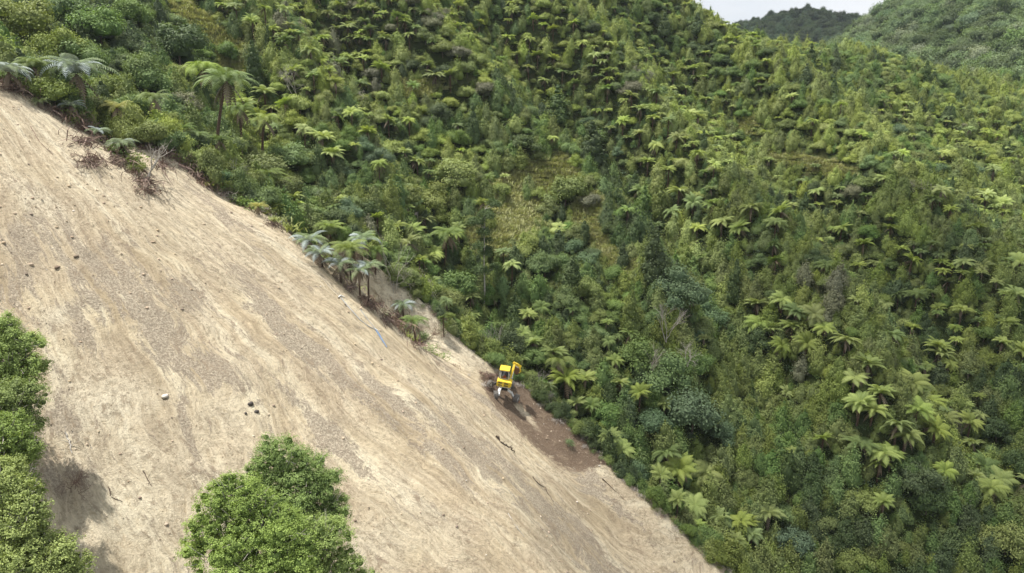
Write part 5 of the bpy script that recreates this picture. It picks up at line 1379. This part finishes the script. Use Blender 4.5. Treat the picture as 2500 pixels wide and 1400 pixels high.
for (y0, z0) in [(-1.0, .5), (-1.0, .2), (-.5, .5)]:
    b = bmesh.new(); box(b, (1.19, y0 + .2, z0 + .08), (.05, .34, .14)); bm_obj('vent', b, M_BLK, hood)
b = bmesh.new(); box(b, (0.1, -.1, -.10), (2.1, 2.3, .16)); bm_obj('deck', b, M_GREY, ex, .02)
b = bmesh.new(); prism(b, [(-1.0, 0.0), (.5, 0.0), (1.15, .0), (1.15, .95), (-1.0, 1.0)], .16, 1.3); bm_obj('deck_housing', b, M_GREY, ex, .04)
# cab
cab = bpy.data.objects.new('cab', None); COL.objects.link(cab); cab.parent = ex
x0, x1, y0, y1, z0, z1 = -.98, .52, -.45, 1.15, .99, 2.42
b = bmesh.new()
for x in (x0, x1):
    for y in (y0, y1): beam(b, (x, y, z0), (x * .93 + .0, y * .93, z1), .09, .09)
for y in (y0, y1): beam(b, (x0, y, z0 + .04), (x1, y, z0 + .04), .10, .10); beam(b, (x0 * .93, y * .93, z1 - .05), (x1 * .93, y * .93, z1 - .05), .08, .08)
for x in (x0, x1): beam(b, (x, y0, z0 + .04), (x, y1, z0 + .04), .10, .10)
bm_obj('cab_frame', b, M_GREY, cab)
b = bmesh.new(); box(b, (-.23, .35, z1 + .06), (1.62, 1.75, .16)); bm_obj('cab_roof', b, M_YEL, cab, .05)
for nm, c, s in [('rear_window', (-.23, y0 + .02, 1.70), (1.3, .02, 1.28)), ('front_window', (-.23, y1 - .05, 1.70), (1.3, .02, 1.28)), ('side_window', (x1 - .03, .35, 1.70), (.02, 1.45, 1.28)), ('side_window', (x0 + .03, .35, 1.70), (.02, 1.45, 1.28))]:
    b = bmesh.new(); box(b, c, s); bm_obj(nm, b, M_GLASS, cab)
b = bmesh.new(); box(b, (-.1, -.47, 1.30), (.55, .05, .40)); box(b, (-.1, -.47, 1.62), (.3, .05, .22)); bm_obj('seat', b, M_SEAT, cab, .015)
b = bmesh.new(); cyl(b, (-.75, -.50, 1.1), (-.75, -.50, 2.2), .07, 12); bm_obj('exhaust', b, M_STEEL, ex)
# boom, stick and bucket
b = bmesh.new(); beam(b, (.84, .35, .75), (1.02, 1.15, 2.1), .34, .42, .32, .40); beam(b, (1.02, 1.15, 2.05), (1.12, 1.7, 2.75), .32, .40, .28, .30); bm_obj('boom', b, M_YEL, ex, .03)
b = bmesh.new(); cyl(b, (1.05, .2, .9), (1.12, 1.1, 1.75), .09, 10); bm_obj('boom_ram', b, M_STEEL, ex)
b = bmesh.new(); beam(b, (.86, 1.72, 3.02), (1.55, 1.85, 2.62), .26, .34, .34, .52); beam(b, (1.50, 1.85, 2.66), (2.15, 2.0, 2.28), .30, .46, .22, .30); bm_obj('stick', b, M_YEL, ex, .03)
b = bmesh.new(); cyl(b, (1.2, 1.62, 2.55), (1.95, 1.8, 2.1), .07, 10); bm_obj('stick_ram', b, M_STEEL, ex)
b = bmesh.new(); prism(b, [(1.25, 2.30), (2.05, 2.22), (2.10, 1.75), (1.95, 1.25), (1.55, 1.05), (1.25, 1.35), (1.18, 1.9)], 1.45, 2.25); bm_obj('bucket', b, M_RUST, ex, .04)
b = bmesh.new(); beam(b, (2.0, 1.5, 2.55), (2.25, 1.45, 1.75), .16, .20); beam(b, (2.25, 1.45, 1.8), (2.02, 1.45, 1.5), .14, .16); bm_obj('tilt_link', b, M_YEL, ex, .02)
# undercarriage and legs
b = bmesh.new(); cyl(b, (0, 0, -.42), (0, 0, -.16), .62, 28); box(b, (0, -.1, -.58), (1.35, 1.9, .34)); bm_obj('undercarriage', b, M_BLK, ex, .02)
def wheel(hub, axis, r, w, parent):
    """lugged tyre on a rim; hub and axis are in the machine's own frame"""
    piv = bpy.data.objects.new('wheel', None); COL.objects.link(piv); piv.parent = parent; piv.location = hub; piv.rotation_euler = Vector(axis).to_track_quat('Z', 'Y').to_euler()
    b = bmesh.new(); n = 36; prof = [(r * .55, -w * .42), (r * .86, -w * .5), (r * .97, -w * .36), (r, 0), (r * .97, w * .36), (r * .86, w * .5), (r * .55, w * .42)]
    rings = [[b.verts.new((p[0] * math.cos(a), p[0] * math.sin(a), p[1])) for p in prof] for a in [i / n * 2 * math.pi for i in range(n)]]
    for i in range(n):
        for j in range(len(prof) - 1): b.faces.new((rings[i][j], rings[(i + 1) % n][j], rings[(i + 1) % n][j + 1], rings[i][j + 1]))
    for i in range(16):
        for sgn in (-1, 1):
            a = (i + (.5 if sgn > 0 else 0)) / 16 * 2 * math.pi; M = Matrix.Rotation(a, 3, 'Z')
            box(b, M @ Vector((r * 1.0, 0, sgn * w * .25)), (.13, .07, w * .52), M @ Matrix.Rotation(R(24 * sgn), 3, 'X'))
    bmesh.ops.recalc_face_normals(b, faces=b.faces[:]); bm_obj('tyre', b, M_TYRE, piv)
    b = bmesh.new(); cyl(b, (0, 0, -w * .36), (0, 0, w * .36), r * .56, 24); cyl(b, (0, 0, -w * .44), (0, 0, w * .44), r * .22, 12); bm_obj('rim', b, M_STEEL, piv)
    return piv
WH = [((1211, 973), (-.45, -.85), (1, .25, .1), .58, .70, M_STEEL), ((1261, 982), (.45, -.85), (1, -.25, -.1), .64, .72, M_STEEL), ((1197, 948), (-.5, .55), (1, -.6, .1), .62, .66, M_BLK), ((1250, 946), (.5, .7), (1, .3, 0), .55, .6, M_BLK)]
for (cpx, at, ax_, r_, w_, lm) in WH:
    c, nrm = ray(*cpx)
    hubw = c + Vector((0, 0, 1)) * (r_ * .92)
    h = EXI @ hubw; a = Vector((at[0], at[1], -.5)); side = 1 if at[0] > 0 else -1
    inner = h + Vector((-side * w_ * .62, 0, 0.05)); mid = a * .5 + inner * .5 + Vector((side * .12, 0, .18))
    b = bmesh.new(); beam(b, a, mid, .38, .38, .34, .34); beam(b, mid + Vector((0, 0, .03)), inner, .34, .34, .28, .30); cyl(b, mid + Vector((-.2, 0, 0)), mid + Vector((.2, 0, 0)), .16, 14); cyl(b, inner, h, .11, 12)
    lg = bm_obj('leg', b, lm, ex, .012)
    b = bmesh.new(); cyl(b, a + Vector((0, -.02, .24)), mid.lerp(inner, .55) + Vector((0, -.16, .2)), .065, 10); bm_obj('leg_ram', b, M_BLK, lg)
    wheel(h, ax_, r_, w_, ex)
print('excavator height over ground', E0, k)

# ------------------------------------------------------------------ the air between the camera and the far hills
b = bmesh.new(); box(b, (0, 3000, -34), (12400, 12400, 270)); me = bpy.data.meshes.new('haze'); b.to_mesh(me); b.free()
m = bpy.data.materials.new('haze_air'); m.use_nodes = True; nt = m.node_tree; nt.nodes.clear()
o_ = nt.nodes.new('ShaderNodeOutputMaterial'); v_ = nt.nodes.new('ShaderNodeVolumePrincipled'); v_.inputs['Density'].default_value = 0.00009; v_.inputs['Color'].default_value = (0.80, 0.88, 1.0, 1); v_.inputs['Anisotropy'].default_value = 0.2
nt.links.new(v_.outputs[0], o_.inputs['Volume']); me.materials.append(m)
link('haze', me, None, kind='stuff', label='thin haze in the air in front of the far hills', category='haze')
# ------------------------------------------------------------------ labels that single each plant out
LM = [((1235, 940), 'the yellow excavator'), ((1290, 470), 'the grassy clearing'), ((560, 110), 'the grass strip'), ((1443, 350), 'the big dark oval tree'), ((1180, 620), 'the slender pale tree'),
      ((575, 215), 'the leaning tall fern'), ((1655, 700), 'the blue-green crown'), ((1690, 1010), 'the lower blue-green crown'), ((2200, 1000), 'the densest lime fern patch'), ((1890, 780), 'the middle fern patch'),
      ((2060, 100), 'the dip in the skyline'), ((1800, 30), 'the lone skyline trees'), ((725, 215), 'the white leafless tree'), ((1980, 395), 'the long grass terrace'), ((1300, 885), 'the bare twiggy bush'),
      ((2500, 1400), 'the bottom hillside corner'), ((2258, 450), 'the pale leafless tree'), ((1830, 290), 'the small grass patch'), ((440, 110), 'the big dark round tree'), ((1700, 1230), 'the lower slip-edge ferns'), ((1940, 1300), 'the round bluish crown')]
def ordinal(n):
    w = ['', 'first', 'second', 'third', 'fourth', 'fifth', 'sixth', 'seventh', 'eighth', 'ninth', 'tenth', 'eleventh', 'twelfth', 'thirteenth', 'fourteenth', 'fifteenth', 'sixteenth', 'seventeenth', 'eighteenth', 'nineteenth']
    t = {2: 'twent', 3: 'thirt', 4: 'fort', 5: 'fift', 6: 'sixt', 7: 'sevent', 8: 'eight', 9: 'ninet'}
    if n < 20: return w[n]
    return t[n // 10] + 'ieth' if n % 10 == 0 else t[n // 10] + 'y-' + w[n % 10]
LM = [(a, b.replace('the slender pale tree', 'the slender pale tree')) for a, b in LM]
KN = {'tree_fern': 'tree fern', 'pointed_shrub': 'pointed shrub', 'broadleaf_tree': 'round-crowned tree', 'columnar_tree': 'narrow tree'}
buck = {}
for r in THINGS:
    best = min(range(len(LM)), key=lambda i: math.hypot(r['px'] - LM[i][0][0], r['py'] - LM[i][0][1])); dx, dy = r['px'] - LM[best][0][0], r['py'] - LM[best][0][1]
    side = ('to the right of' if dx > 0 else 'to the left of') if abs(dx) > abs(dy) else ('below' if dy > 0 else 'above')
    colr = {'lime green': 'lime-green', 'mid green': 'mid-green', 'dark green': 'dark green'}.get(r['col'], r['col'])
    buck.setdefault((r['kind'], colr, best, side), []).append((math.hypot(dx, dy), r))
for (kd, colr, best, side), L in buck.items():
    L.sort(key=lambda a: a[0])
    for i, (d, r) in enumerate(L):
        if len(L) == 1: lab = '%s %s, the only one %s %s' % (colr, KN[kd], side, LM[best][1])
        elif i == 0: lab = '%s %s, closest one %s %s' % (colr, KN[kd], side, LM[best][1])
        else: lab = '%s %s, %s closest %s %s' % (colr, KN[kd], ordinal(i + 1), side, LM[best][1])
        r['o']['label'] = lab
